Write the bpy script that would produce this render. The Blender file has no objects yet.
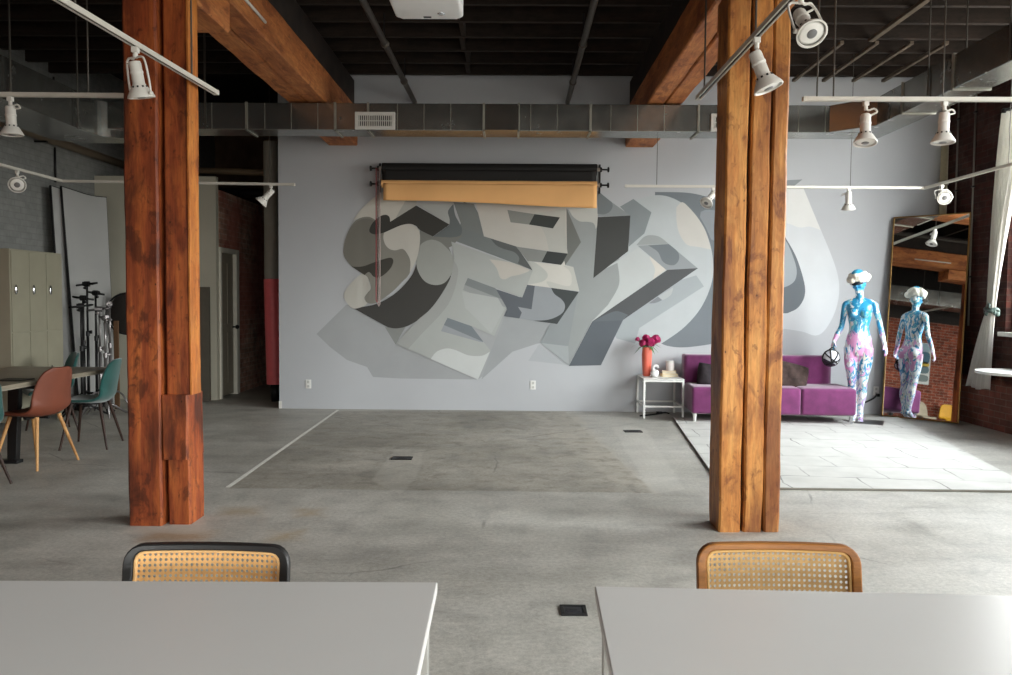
import bpy, bmesh, math, random
from mathutils import Vector, Matrix, noise
random.seed(7)
S = bpy.context.scene
COL = S.collection
PI = math.pi
W_IMG, H_IMG = 1012, 675
H = 1.47                      # eye height
F = 800.0                     # focal length in pixels
YAW, PITCH, ROLL = math.radians(0.645), math.radians(2.68), math.radians(0.45)
RM = (Matrix.Rotation(YAW, 4, 'Z') @ Matrix.Rotation(PI/2 - PITCH, 4, 'X') @ Matrix.Rotation(ROLL, 4, 'Z'))
CAMP = Vector((0, 0, H))

def ray(px, py):
    return RM.to_3x3() @ Vector((px - W_IMG/2, -(py - H_IMG/2), -F))
def onY(px, py, y):
    d = ray(px, py); return CAMP + d * (y / d.y)
def onX(px, py, x):
    d = ray(px, py); return CAMP + d * (x / d.x)
def onZ(px, py, z=0.0):
    d = ray(px, py); return CAMP + d * ((z - H) / d.z)

def lin(c):
    c /= 255.0
    return c/12.92 if c <= 0.04045 else ((c + 0.055)/1.055)**2.4
def rgb(r, g, b):
    return (lin(r), lin(g), lin(b), 1)

# ------------------------------------------------------------------ object helpers
def wm(o):
    m = o.matrix_basis.copy()
    while o.parent:
        o = o.parent
        m = o.matrix_basis @ m
    return m

def tag(o, label=None, cat=None, group=None, kind=None):
    if label: o['label'] = label
    if cat: o['category'] = cat
    if group: o['group'] = group
    if kind: o['kind'] = kind
    return o

def thing(name, label, cat, loc=(0, 0, 0), rz=0.0, group=None):
    o = bpy.data.objects.new(name, None)
    o.empty_display_size = 0.1
    COL.objects.link(o)
    o.location = loc
    o.rotation_euler = (0, 0, rz)
    return tag(o, label, cat, group)

def copy_tree(o, parent=None):
    c = o.copy(); COL.objects.link(c)
    if parent is not None:
        c.parent = parent
    for ch in list(o.children):
        copy_tree(ch, c)
    return c

class MB:
    """collects shapes and links them as one mesh object"""
    def __init__(s):
        s.bm = bmesh.new()
        s.mi = 0
    def _fin(s, faces):
        for f in faces: f.material_index = s.mi
    def box(s, x0, x1, y0, y1, z0, z1):
        v = [s.bm.verts.new(p) for p in ((x0,y0,z0),(x1,y0,z0),(x1,y1,z0),(x0,y1,z0),(x0,y0,z1),(x1,y0,z1),(x1,y1,z1),(x0,y1,z1))]
        s._fin([s.bm.faces.new([v[i] for i in q]) for q in ((0,3,2,1),(4,5,6,7),(0,1,5,4),(1,2,6,5),(2,3,7,6),(3,0,4,7))])
        return v
    def obox(s, c, size, m=None):
        h = [a/2 for a in size]
        v = s.box(-h[0],h[0],-h[1],h[1],-h[2],h[2])
        M = Matrix.Translation(Vector(c)) @ (m.to_4x4() if m is not None else Matrix.Identity(4))
        for q in v: q.co = M @ q.co
        return v
    def plank(s, axis, a0, a1, u0, u1, w0, w1, jit=0.004, step=0.12, seed=0):
        """a long timber along axis (2=z,1=y); section u (x) by w (the other)"""
        n = max(2, int((a1-a0)/step))
        rings = []
        r = random.Random(seed)
        ph = [r.uniform(0, 9) for _ in range(8)]
        for i in range(n+1):
            t = a0 + (a1-a0)*i/n
            j = [jit*(math.sin(t*2.3+ph[k])*0.5 + 0.5*math.sin(t*7.1+ph[k+1]) + r.uniform(-.35,.35)) for k in range(6)]
            b = min(0.012, (u1-u0)*0.12)
            pts = [(u0+j[0]+b,w0+j[4]),(u1+j[1]-b,w0+j[4]),(u1+j[1],w0+j[4]+b),(u1+j[2],w1-b+j[5]),(u1+j[2]-b,w1+j[5]),(u0+j[3]+b,w1+j[5]),(u0+j[3],w1-b+j[5]),(u0+j[0],w0+j[4]+b)]
            rings.append([s.bm.verts.new((p[0],p[1],t) if axis == 2 else (p[0],t,p[1])) for p in pts])
        fs = []
        for i in range(n):
            for k in range(8):
                fs.append(s.bm.faces.new([rings[i][k], rings[i][(k+1)%8], rings[i+1][(k+1)%8], rings[i+1][k]]))
        fs.append(s.bm.faces.new(rings[0][::-1])); fs.append(s.bm.faces.new(rings[-1]))
        s._fin(fs)
    def tube(s, pts, r, seg=10, cap=True, closed=False):
        pts = [Vector(p) for p in pts]
        n = len(pts)
        rr = r if isinstance(r, (list, tuple)) else [r]*n
        t0 = (pts[1]-pts[0]).normalized()
        up = Vector((0,0,1)) if abs(t0.z) < .9 else Vector((1,0,0))
        nrm = (up - t0*up.dot(t0)).normalized()
        rings = []
        for i, p in enumerate(pts):
            if closed: t = pts[(i+1)%n]-pts[i-1]
            elif i == 0: t = pts[1]-pts[0]
            elif i == n-1: t = pts[-1]-pts[-2]
            else: t = (pts[i+1]-p).normalized()+(p-pts[i-1]).normalized()
            if t.length < 1e-9: t = t0
            t = t.normalized()
            nrm = nrm - t*nrm.dot(t)
            if nrm.length < 1e-6: nrm = t.orthogonal()
            nrm.normalize()
            b = t.cross(nrm)
            rings.append([s.bm.verts.new(p + (nrm*math.cos(a)+b*math.sin(a))*rr[i]) for a in [2*PI*k/seg for k in range(seg)]])
        fs = []
        for i in range(n if closed else n-1):
            A, B = rings[i], rings[(i+1)%n]
            for k in range(seg):
                fs.append(s.bm.faces.new([A[k], A[(k+1)%seg], B[(k+1)%seg], B[k]]))
        if cap and not closed:
            fs.append(s.bm.faces.new(rings[0][::-1])); fs.append(s.bm.faces.new(rings[-1]))
        s._fin(fs)
    def lathe(s, prof, o=(0,0,0), axis=(0,0,1), seg=24, cap=True):
        """prof: list of (radius, height) along axis from o"""
        ax = Vector(axis).normalized(); o = Vector(o)
        u = ax.orthogonal().normalized(); w = ax.cross(u)
        rings = []
        for r, h in prof:
            rings.append([s.bm.verts.new(o+ax*h+(u*math.cos(a)+w*math.sin(a))*max(r,1e-4)) for a in [2*PI*k/seg for k in range(seg)]])
        fs = []
        for A, B in zip(rings, rings[1:]):
            for k in range(seg):
                fs.append(s.bm.faces.new([A[k],A[(k+1)%seg],B[(k+1)%seg],B[k]]))
        if cap:
            fs.append(s.bm.faces.new(rings[0][::-1])); fs.append(s.bm.faces.new(rings[-1]))
        s._fin(fs)
    def ell(s, c, r, m=None, u=16, v=10):
        mat = Matrix.Translation(Vector(c)) @ (m.to_4x4() if m is not None else Matrix.Identity(4)) @ Matrix.Diagonal((r[0],r[1],r[2],1))
        res = bmesh.ops.create_uvsphere(s.bm, u_segments=u, v_segments=v, radius=1, matrix=mat)
        fs = set()
        for q in res['verts']:
            for f in q.link_faces: fs.add(f)
        s._fin(fs)
        return res['verts']
    def poly(s, pts):
        f = s.bm.faces.new([s.bm.verts.new(p) for p in pts]); s._fin([f]); return f
    def prism(s, pts, ext):
        """closed planar loop pts extruded by vector ext"""
        ext = Vector(ext)
        a = [s.bm.verts.new(p) for p in pts]; b = [s.bm.verts.new(Vector(p)+ext) for p in pts]
        n = len(a); fs = [s.bm.faces.new(a[::-1]), s.bm.faces.new(b)]
        for k in range(n): fs.append(s.bm.faces.new([a[k],a[(k+1)%n],b[(k+1)%n],b[k]]))
        s._fin(fs)
    def grid(s, fn, nu, nv):
        vs = [[s.bm.verts.new(fn(i/nu, j/nv)) for j in range(nv+1)] for i in range(nu+1)]
        s._fin([s.bm.faces.new([vs[i][j],vs[i+1][j],vs[i+1][j+1],vs[i][j+1]]) for i in range(nu) for j in range(nv)])
    def build(s, name, m, parent=None, smooth=False, world=False, bevel=0, seg=2, sub=0, solid=0, angle=None, recalc=True, each=False):
        bm = s.bm
        if each:                       # every loose piece becomes an object of its own
            bm.verts.index_update(); left = set(bm.verts); out = None
            while left:
                stack = [left.pop()]; isl = set(stack)
                while stack:
                    q = stack.pop()
                    for e in q.link_edges:
                        w_ = e.other_vert(q)
                        if w_ in left: left.discard(w_); isl.add(w_); stack.append(w_)
                k = MB(); mp = {v: k.bm.verts.new(v.co) for v in sorted(isl, key=lambda v: v.index)}
                for f in bm.faces:
                    if f.verts[0] in isl:
                        g = k.bm.faces.new([mp[v] for v in f.verts]); g.material_index = f.material_index
                out = k.build(name, m, parent, smooth, world, bevel, seg, sub, solid, angle, recalc)
            bm.free(); return out
        if recalc: bmesh.ops.recalc_face_normals(bm, faces=bm.faces)
        if world and parent is not None:
            bmesh.ops.transform(bm, matrix=wm(parent).inverted(), verts=bm.verts)
        me = bpy.data.meshes.new(name)
        bm.to_mesh(me); bm.free()
        for q in (m if isinstance(m, (list, tuple)) else [m]): me.materials.append(q)
        o = bpy.data.objects.new(name, me); COL.objects.link(o)
        if parent is not None: o.parent = parent
        if solid:
            d = o.modifiers.new('solid', 'SOLIDIFY'); d.thickness = solid; d.offset = 0
        if bevel:
            d = o.modifiers.new('bevel', 'BEVEL'); d.width = bevel; d.segments = seg; d.limit_method = 'ANGLE'; d.angle_limit = math.radians(40)
        if sub:
            d = o.modifiers.new('sub', 'SUBSURF'); d.levels = sub; d.render_levels = sub
        if smooth or sub:
            for p in me.polygons: p.use_smooth = True
            if angle:
                me.set_sharp_from_angle(angle=math.radians(angle))
        return o

def catmull(pts, n=6, closed=True):
    P = [Vector(p) for p in pts]; out = []; N = len(P)
    for i in range(N if closed else N-1):
        p0 = P[(i-1) % N] if closed or i > 0 else P[0]
        p1 = P[i]; p2 = P[(i+1) % N]
        p3 = P[(i+2) % N] if closed or i+2 < N else P[-1]
        for k in range(n):
            t = k/n
            out.append(0.5*((2*p1)+(p2-p0)*t+(2*p0-5*p1+4*p2-p3)*t*t+(3*p1-p0-3*p2+p3)*t**3))
    if not closed: out.append(P[-1])
    return out

def sharp_spline(pts, corners, n=5):
    """closed outline; indices in corners stay sharp, the rest is smooth"""
    N = len(pts)
    if not corners: return catmull(pts, n)
    cs = sorted(corners); out = []
    for a, b in zip(cs, cs[1:]+[cs[0]+N]):
        seg = [pts[i % N] for i in range(a, b+1)]
        if len(seg) == 2: out.append(Vector(seg[0])); continue
        c = catmull(seg, n, closed=False)
        out += c[:-1]
    return out

# ------------------------------------------------------------------ materials
class N:
    def __init__(s, name):
        s.m = bpy.data.materials.new(name); s.m.use_nodes = True
        s.t = s.m.node_tree; s.b = s.t.nodes['Principled BSDF']; s.out = s.t.nodes['Material Output']
    def n(s, typ, **kw):
        d = s.t.nodes.new(typ)
        for k, v in kw.items():
            if k.startswith('i_'):
                key = k[2:]
                key = int(key) if key.isdigit() else key.replace('_', ' ')
                d.inputs[key].default_value = v
            else: setattr(d, k, v)
        return d
    def l(s, a, b): s.t.links.new(a, b)
    def coord(s, scale=(1,1,1), kind='Object', rot=(0,0,0)):
        tc = s.n('ShaderNodeTexCoord'); mp = s.n('ShaderNodeMapping')
        mp.inputs['Scale'].default_value = scale; mp.inputs['Rotation'].default_value = rot
        s.l(tc.outputs[kind], mp.inputs['Vector']); return mp.outputs['Vector']
    def noise(s, vec, scale, detail=4, rough=.55, dist=0):
        d = s.n('ShaderNodeTexNoise'); d.inputs['Scale'].default_value = scale; d.inputs['Detail'].default_value = detail
        d.inputs['Roughness'].default_value = rough; d.inputs['Distortion'].default_value = dist
        s.l(vec, d.inputs['Vector']); return d.outputs['Fac']
    def ramp(s, fac, stops, interp='LINEAR'):
        d = s.n('ShaderNodeValToRGB'); e = d.color_ramp.elements; d.color_ramp.interpolation = interp
        while len(e) < len(stops): e.new(0.5)
        for q, (p, c) in zip(e, stops):
            q.position = p; q.color = c if isinstance(c, tuple) else (c, c, c, 1)
        s.l(fac, d.inputs['Fac']); return d.outputs['Color']
    def mix(s, fac, a, b, mode='MIX'):
        d = s.n('ShaderNodeMix', data_type='RGBA', blend_type=mode)
        for v, k in ((fac, 0), (a, 6), (b, 7)):
            if hasattr(v, 'is_output'): s.l(v, d.inputs[k])
            else: d.inputs[k].default_value = v
        return d.outputs[2]
    def math(s, op, a, b=0.0, clamp=False):
        d = s.n('ShaderNodeMath', operation=op); d.use_clamp = clamp
        for v, k in ((a, 0), (b, 1)):
            if hasattr(v, 'is_output'): s.l(v, d.inputs[k])
            else: d.inputs[k].default_value = v
        return d.outputs[0]
    def smooth(s, v, a, b):
        d = s.n('ShaderNodeMapRange', interpolation_type='SMOOTHSTEP'); d.inputs[1].default_value = a; d.inputs[2].default_value = b
        s.l(v, d.inputs[0]); return d.outputs[0]
    def bump(s, h, strength=.3, dist=.01):
        d = s.n('ShaderNodeBump'); d.inputs['Strength'].default_value = strength; d.inputs['Distance'].default_value = dist
        s.l(h, d.inputs['Height']); s.l(d.outputs[0], s.b.inputs['Normal'])
    def set(s, col=None, rough=None, metal=None, spec=None, **kw):
        for v, k in ((col, 'Base Color'), (rough, 'Roughness'), (metal, 'Metallic'), (spec, 'Specular IOR Level')):
            if v is None: continue
            if hasattr(v, 'is_output'): s.l(v, s.b.inputs[k])
            else: s.b.inputs[k].default_value = v
        return s.m

def plain(name, col, rough=.6, metal=0, var=.06, scale=12, spec=.4, bump=0):
    k = N(name); v = k.coord()
    f = k.noise(v, scale, 4)
    c = k.ramp(f, [(.3, tuple(max(0, x*(1-var)) for x in col[:3])+(1,)), (.7, tuple(min(1, x*(1+var)) for x in col[:3])+(1,))])
    if bump: k.bump(k.noise(v, scale*8, 3), bump, .004)
    return k.set(c, rough, metal, spec)

def wood(name, axis, light, mid, dark, stain=.5, rough=.55, scale=1.0, seed=0):
    k = N(name)
    sc = [6*scale]*3; sc[axis] = 0.6*scale
    v = k.coord(tuple(sc))
    big = k.coord((1, 1, 1))
    off = k.n('ShaderNodeVectorMath', operation='ADD'); off.inputs[1].default_value = (seed*3.1, seed*1.7, seed*2.3); k.l(big, off.inputs[0]); big = off.outputs[0]
    gr = k.noise(v, 2.2, 8, .62, .6)
    c = k.ramp(gr, [(.3, tuple(m*.5+d*.5 for m, d in zip(mid, dark))), (.5, mid), (.7, tuple(m*.3+l*.7 for m, l in zip(mid, light)))])
    bl = k.n('ShaderNodeMapping'); bl.inputs['Scale'].default_value = tuple(.55 if i == axis else 1 for i in range(3)); k.l(big, bl.inputs['Vector'])
    b1 = k.noise(bl.outputs[0], 5.2, 6, .62, .5)
    c = k.mix(k.math('MULTIPLY', k.smooth(b1, .50, .62), .5), c, tuple(m*.35+l*.65 for m, l in zip(mid, light)))
    c = k.mix(k.math('MULTIPLY', k.smooth(b1, .46, .36), .7), c, dark)
    b2 = k.noise(bl.outputs[0], 15, 5, .65, .8)
    c = k.mix(k.math('MULTIPLY', k.smooth(b2, .44, .33), .55), c, dark)
    bs = k.n('ShaderNodeMapping'); bs.inputs['Scale'].default_value = tuple(.45 if i == axis else 1.6 for i in range(3)); k.l(big, bs.inputs['Vector'])
    st = k.noise(bs.outputs[0], 2.3, 5, .6, .4)
    c = k.mix(k.math('MULTIPLY', k.smooth(st, .46, .64), stain), c, dark)
    fine = k.noise(v, 14, 4, .6)
    c = k.mix(.55, c, k.mix(1, c, k.ramp(fine, [(.35, .62), (.65, 1.2)]), 'MULTIPLY'))
    # small dark nail holes and knots
    vo = k.n('ShaderNodeTexVoronoi'); vo.inputs['Scale'].default_value = 11
    ks = k.n('ShaderNodeMapping'); ks.inputs['Scale'].default_value = tuple(.6 if i == axis else 1 for i in range(3)); k.l(big, ks.inputs['Vector']); k.l(ks.outputs[0], vo.inputs['Vector'])
    kn = k.math('MULTIPLY', k.math('SUBTRACT', 1, k.smooth(vo.outputs['Distance'], .035, .075)), .8)
    c = k.mix(kn, c, tuple(x*.25 for x in dark[:3])+(1,))
    k.bump(gr, .35, .01)
    return k.set(c, rough, 0, .3)

def brick(name, c1, c2, mortar, rot, bumpy=.6, dirt=None, rough=.85, sc=1.0, mot=.75):
    k = N(name); v0 = k.coord((1,1,1)); xs_ = k.n('ShaderNodeSeparateXYZ'); cb_ = k.n('ShaderNodeCombineXYZ'); k.l(v0, xs_.inputs[0])
    k.l(xs_.outputs[1 if rot[2] else 0], cb_.inputs[0]); k.l(xs_.outputs[2], cb_.inputs[1]); v = cb_.outputs[0]
    b = k.n('ShaderNodeTexBrick'); k.l(v, b.inputs['Vector'])
    b.inputs['Color1'].default_value = c1; b.inputs['Color2'].default_value = c2; b.inputs['Mortar'].default_value = mortar
    b.inputs['Scale'].default_value = 1.0; b.inputs['Mortar Size'].default_value = .006*sc; b.inputs['Mortar Smooth'].default_value = .3
    b.inputs['Brick Width'].default_value = .215*sc; b.inputs['Row Height'].default_value = .075*sc; b.offset = .5
    p = k.coord((1,1,1)); f = k.noise(p, 9, 5)
    c = k.mix(mot, b.outputs['Color'], k.mix(1, b.outputs['Color'], k.ramp(f, [(.3, .45), (.7, 1.45)]), 'MULTIPLY'))
    if dirt: c = dirt(k, c)
    h = k.math('SUBTRACT', k.math('MULTIPLY', f, .5), b.outputs['Fac'])
    k.bump(h, bumpy, .012)
    return k.set(c, rough, 0, .25)
# ------------------------------------------------------------------ common materials
M_white = plain('white_paint', rgb(214,213,208), .45, var=.03)
M_whitemetal = plain('white_powder_coat', rgb(222,222,218), .4, var=.02, spec=.5)
M_black = plain('black_paint', rgb(22,22,23), .5, var=.2)
M_blackmetal = plain('black_steel', rgb(26,26,27), .4, .2, var=.15)
M_chrome = plain('chrome', rgb(205,207,210), .16, 1.0, var=.02)
M_darkwood = plain('dark_ceiling_wood', rgb(34,25,20), .8, var=.5, scale=5)
M_galv = None

def make_galv():
    k = N('galvanised_steel'); v = k.coord((1,1,1))
    vo = k.n('ShaderNodeTexVoronoi'); vo.inputs['Scale'].default_value = 26; k.l(v, vo.inputs['Vector'])
    f = k.noise(v, 3.5, 5)
    c = k.ramp(f, [(.3, rgb(146,147,142)), (.7, rgb(160,161,157))])
    bw_ = k.n('ShaderNodeRGBToBW'); k.l(vo.outputs['Color'], bw_.inputs[0]); c = k.mix(.10, c, bw_.outputs[0], 'SOFT_LIGHT')
    r = k.ramp(k.noise(v, 6, 4), [(.3, .20), (.7, .28)])
    return k.set(c, r, .9)
M_galv = make_galv()

WALL_ALB = lin(184)
def paint_wall():
    k = N('grey_wall_paint'); v = k.coord()
    f = k.noise(v, 1.3, 5); g = k.noise(v, 45, 3)
    c = k.ramp(f, [(.3, (WALL_ALB*.93, WALL_ALB*.955, WALL_ALB*1.0, 1)), (.7, (WALL_ALB*.975, WALL_ALB*1.0, WALL_ALB*1.045, 1))])
    k.bump(g, .08, .003)
    return k.set(c, .7, 0, .25)
M_wall = paint_wall()

# ------------------------------------------------------------------ floor (concrete with its own patches)
def concrete():
    k = N('worn_concrete'); v = k.coord()
    big = k.noise(v, .55, 6, .6, .3); med = k.noise(v, 3.2, 7, .62, .4); fin = k.noise(v, 38, 5, .65)
    c = k.ramp(big, [(.3, rgb(154,150,140)), (.5, rgb(179,175,166)), (.72, rgb(200,196,188))])
    c = k.mix(.8, c, k.mix(1, c, k.ramp(med, [(.3, .68), (.5, .99), (.72, 1.14)]), 'MULTIPLY'))
    st = k.coord((.35, 1.6, 1)); streak = k.noise(st, 2.4, 6, .6, .5)
    c = k.mix(.6, c, k.mix(1, c, k.ramp(streak, [(.32, .80), (.6, 1.06)]), 'MULTIPLY'))
    fin2 = k.noise(v, 120, 3, .7); c = k.mix(.5, c, k.mix(1, c, k.ramp(fin2, [(.32, .7), (.68, 1.18)]), 'MULTIPLY'))
    c = k.mix(.55, c, k.mix(1, c, k.ramp(fin, [(.3, .62), (.7, 1.26)]), 'MULTIPLY'))
    def mask(px, wob=.05, soft=.03, scale=2.5):
        P = [onZ(*p).to_2d() for p in px]
        cx = sum((p for p in P), Vector((0,0)))/len(P)
        nz = k.math('MULTIPLY', k.math('SUBTRACT', k.noise(v, scale, 5, .65), .5), wob*2.6)
        m = None
        for a, b in zip(P, P[1:]+P[:1]):
            n = Vector((-(b-a).y, (b-a).x)).normalized()
            if n.dot(cx-a) < 0: n = -n
            d = k.n('ShaderNodeVectorMath', operation='DOT_PRODUCT'); k.l(v, d.inputs[0]); d.inputs[1].default_value = (n.x, n.y, 0)
            q = k.math('SUBTRACT', d.outputs['Value'], n.dot(a))
            m = q if m is None else k.math('MINIMUM', m, q)
        return k.smooth(k.math('ADD', m, nz), -soft, soft)
    rgh = k.noise(v, 5.5, 9, .72, .5)
    slab = mask([(334,411),(228,488),(655,493),(565,412)], .035, .02)
    c = k.mix(k.math('MULTIPLY', slab, .85), c, k.mix(1, c, k.ramp(rgh, [(.3, rgb(172,167,158)), (.48, rgb(224,220,213)), (.7, rgb(246,243,238))]), 'MULTIPLY'))
    rough_strip = mask([(520,413),(575,413),(655,493),(610,478)], .10, .05, 3)
    c = k.mix(k.math('MULTIPLY', rough_strip, .5), c, k.ramp(rgh, [(.35, rgb(136,130,118)), (.5, rgb(172,165,152)), (.68, rgb(190,180,164))]))
    for px in ([(395,449),(424,450),(417,477),(400,494),(372,481)], [(612,427),(645,428),(685,490),(652,494)]):
        c = k.mix(k.math('MULTIPLY', mask(px, .03, .02), .6), c, k.mix(.35, c, rgb(206,202,192)))
    # rusty stains near the left timber column
    for px, col in (([(150,530),(212,531),(205,541),(140,541)], rgb(150,112,60)), ([(275,532),(298,532),(296,540),(270,540)], rgb(160,130,78)), ([(303,510),(320,510),(318,515),(304,515)], rgb(158,128,80)), ([(225,508),(262,507),(258,514),(222,515)], rgb(156,136,104))):
        c = k.mix(k.math('MULTIPLY', mask(px, .09, .09, 5), .55), c, col)
    c = k.mix(k.math('MULTIPLY', mask([(130,520),(206,519),(212,533),(124,533)], .05, .05, 6), .5), c, rgb(188,182,170))
    # hairline cracks
    vc = k.n('ShaderNodeTexVoronoi'); vc.feature = 'DISTANCE_TO_EDGE'; vc.inputs['Scale'].default_value = .42
    wv = k.n('ShaderNodeMix', data_type='VECTOR'); nn = k.n('ShaderNodeTexNoise'); nn.inputs['Scale'].default_value = 2.5; nn.inputs['Detail'].default_value = 6
    k.l(v, nn.inputs['Vector']); k.l(v, wv.inputs[4]); k.l(nn.outputs['Color'], wv.inputs[5]); wv.inputs[0].default_value = .12; k.l(wv.outputs[1], vc.inputs['Vector'])
    cr = k.math('SUBTRACT', 1, k.smooth(vc.outputs['Distance'], .001, .0045))
    br = k.smooth(k.noise(v, .9, 3), .5, .62)
    c = k.mix(k.math('MULTIPLY', k.math('MULTIPLY', cr, br), .5), c, rgb(82,80,76))
    k.bump(k.math('ADD', k.math('MULTIPLY', rgh, k.math('MULTIPLY', slab, .5)), k.math('MULTIPLY', fin, .25)), .25, .01)
    r = k.ramp(med, [(.3, .42), (.7, .62)])
    return k.set(c, r, 0, .4)

XL, XR, YB, YF, YE = -6.0, 5.6, 10.6, -4.2, 16.0
ZC = 4.76
def struct(name, mb, m, **kw):
    return tag(mb.build(name, m, **kw), kind='structure')

b = MB(); b.box(XL-.2, XR+.2, YF-.2, YE+.2, -.2, 0)
struct('floor', b, concrete())
b = MB(); b.box(XL-.2, XR+.2, YF-.2, YE+.2, ZC, ZC+.15)
struct('ceiling', b, plain('ceiling_boards', rgb(22,17,14), .85, var=.5, scale=4))

# mural wall
b = MB(); b.box(-3.14, XR+.2, YB, YB+.16, 0, ZC)
struct('wall_back', b, M_wall)
b = MB(); b.box(-3.145, -3.135+.03, YB-.004, YB+.0, 0, .10)
struct('baseboard_back', b, M_white)
# corridor walls beyond the mural wall
b = MB(); b.box(-3.0, -2.88, YB+.17, YE, 0, ZC)
struct('wall_corridor_right', b, plain('corridor_dark', rgb(70,62,54), .8))
b = MB(); b.box(XL, -2.88, YE, YE+.15, 0, ZC)
struct('wall_corridor_end', b, plain('corridor_end_boards', rgb(120,96,76), .8, var=.25, scale=4))

def redden(k, c):
    p = k.coord(); f = k.noise(p, .8, 4)
    return k.mix(k.smooth(f, .45, .6), c, k.mix(.6, c, rgb(170,84,74)))
PXW = -4.27
M_cbrick = brick('corridor_brick', rgb(190,150,130), rgb(170,130,112), rgb(190,170,154), (PI/2, 0, PI/2), .4, redden)
M_part = plain('beige_partition_paint', rgb(184,180,164), .7, var=.04, scale=2)
b = MB(); b.box(XL, PXW, 11.4, 11.5, 0, 3.19)
struct('wall_partition', b, M_part)
b = MB(); b.box(PXW-.12, PXW, 12.28, YE, 0, 3.02); b.box(PXW-.12, PXW, 11.52, 12.28, 2.2, 3.02)
struct('wall_corridor_left', b, M_cbrick)
# corridor door
M_door = plain('dark_door_paint', rgb(150,142,126), .55, var=.06)
M_trimw = plain('door_frame_paint', rgb(222,218,204), .55, var=.04)
d1 = MB()
d1.box(PXW-.07, PXW-.03, 11.56, 12.16, .02, 2.13)
for y0, y1, z0, z1 in ((11.63,11.83,.2,.95),(11.89,12.09,.2,.95),(11.63,11.83,1.08,1.98),(11.89,12.09,1.08,1.98)):
    d1.box(PXW-.03, PXW-.018, y0, y1, z0, z1)
door = struct('door_1', d1, M_door, bevel=.008)
k_ = MB(); k_.lathe([(.02,0),(.012,.01),(.012,.04),(.03,.05),(.034,.07),(.02,.09)], (PXW-.02, 12.11, 1.03), (1,0,0), 14)
k_.build('door_knob', M_blackmetal, door, smooth=True)
b = MB(); b.box(PXW-.1, PXW+.025, 11.5, 11.56, 0, 2.2); b.box(PXW-.1, PXW+.025, 12.16, 12.28, 0, 2.2); b.box(PXW-.1, PXW+.025, 11.56, 12.16, 2.13, 2.2)
struct('trim_1', b, M_trimw, bevel=.006)

def sepz(k):
    sp = k.n('ShaderNodeSeparateXYZ'); k.l(k.coord(), sp.inputs[0]); return sp.outputs[2]
# left wall: white painted brick far, bare red brick nearer
M_wbrick = brick('white_painted_brick', rgb(132,133,130), rgb(126,127,125), rgb(120,121,119), (PI/2, 0, PI/2), .2, mot=.25)
M_rbrick = brick('red_brick', rgb(150,78,56), rgb(112,58,44), rgb(150,130,116), (PI/2, 0, PI/2), .6, lambda k, c: k.mix(k.smooth(sepz(k), 3.0, 3.02), c, rgb(46,42,40)))
b = MB(); b.box(XL-.2, XL, 8.2, YE, 0, ZC)
struct('wall_left', b, M_wbrick)
b = MB(); b.box(XL-.2, XL, YF, 8.2, 0, ZC)
struct('wall_left_brick', b, M_rbrick)

# right wall with window openings
def soot(k, c):
    p = k.coord(); f = k.noise(p, 2.2, 5)
    sp = k.n('ShaderNodeSeparateXYZ'); k.l(p, sp.inputs[0])
    low = k.smooth(k.math('ADD', sp.outputs[2], k.math('MULTIPLY', k.math('SUBTRACT', f, .5), .35)), .62, .52)
    dk = k.mix(1, c, rgb(132,116,108), 'MULTIPLY')
    return k.mix(low, k.mix(k.smooth(f, .38, .5), k.mix(.75, c, rgb(48,40,36)), dk), k.mix(.25, c, rgb(150,110,96)))
M_dbrick = brick('old_dark_brick', rgb(122,62,48), rgb(84,46,38), rgb(112,94,84), (PI/2, 0, PI/2), .8, soot)
WIN = [(5.7, 9.2), (2.5, 4.1), (-.5, 1.6), (-3.9, -1.8)]
WZ0, WZ1 = 1.15, 4.15
WT = .22
b = MB()
ys = [YF-.2] + [q for w in sorted(WIN) for q in w] + [YB+.16]
for a, c in zip(ys[0::2], ys[1::2]): b.box(XR, XR+WT, a, c, 0, ZC)
for a, c in WIN:
    b.box(XR, XR+WT, a, c, 0, WZ0); b.box(XR, XR+WT, a, c, WZ1, ZC)
struct('wall_right', b, M_dbrick)

def glass():
    m = bpy.data.materials.new('window_glass'); m.use_nodes = True; t = m.node_tree; t.nodes.clear()
    o = t.nodes.new('ShaderNodeOutputMaterial'); mx = t.nodes.new('ShaderNodeMixShader'); tr = t.nodes.new('ShaderNodeBsdfTransparent'); gl = t.nodes.new('ShaderNodeBsdfGlossy')
    tr.inputs[0].default_value = (.93,.95,.95,1); gl.inputs['Roughness'].default_value = .03
    fr = t.nodes.new('ShaderNodeLayerWeight'); pw = t.nodes.new('ShaderNodeMath'); pw.operation = 'POWER'; pw.inputs[1].default_value = 5.0
    ml = t.nodes.new('ShaderNodeMath'); ml.operation = 'MULTIPLY_ADD'; ml.inputs[1].default_value = .3; ml.inputs[2].default_value = .03
    t.links.new(fr.outputs['Facing'], pw.inputs[0]); t.links.new(pw.outputs[0], ml.inputs[0]); t.links.new(ml.outputs[0], mx.inputs[0]); t.links.new(tr.outputs[0], mx.inputs[1]); t.links.new(gl.outputs[0], mx.inputs[2]); t.links.new(mx.outputs[0], o.inputs[0])
    return m
M_glass = glass()
M_winframe = plain('window_frame_paint', rgb(196,196,190), .5, var=.03)
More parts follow.
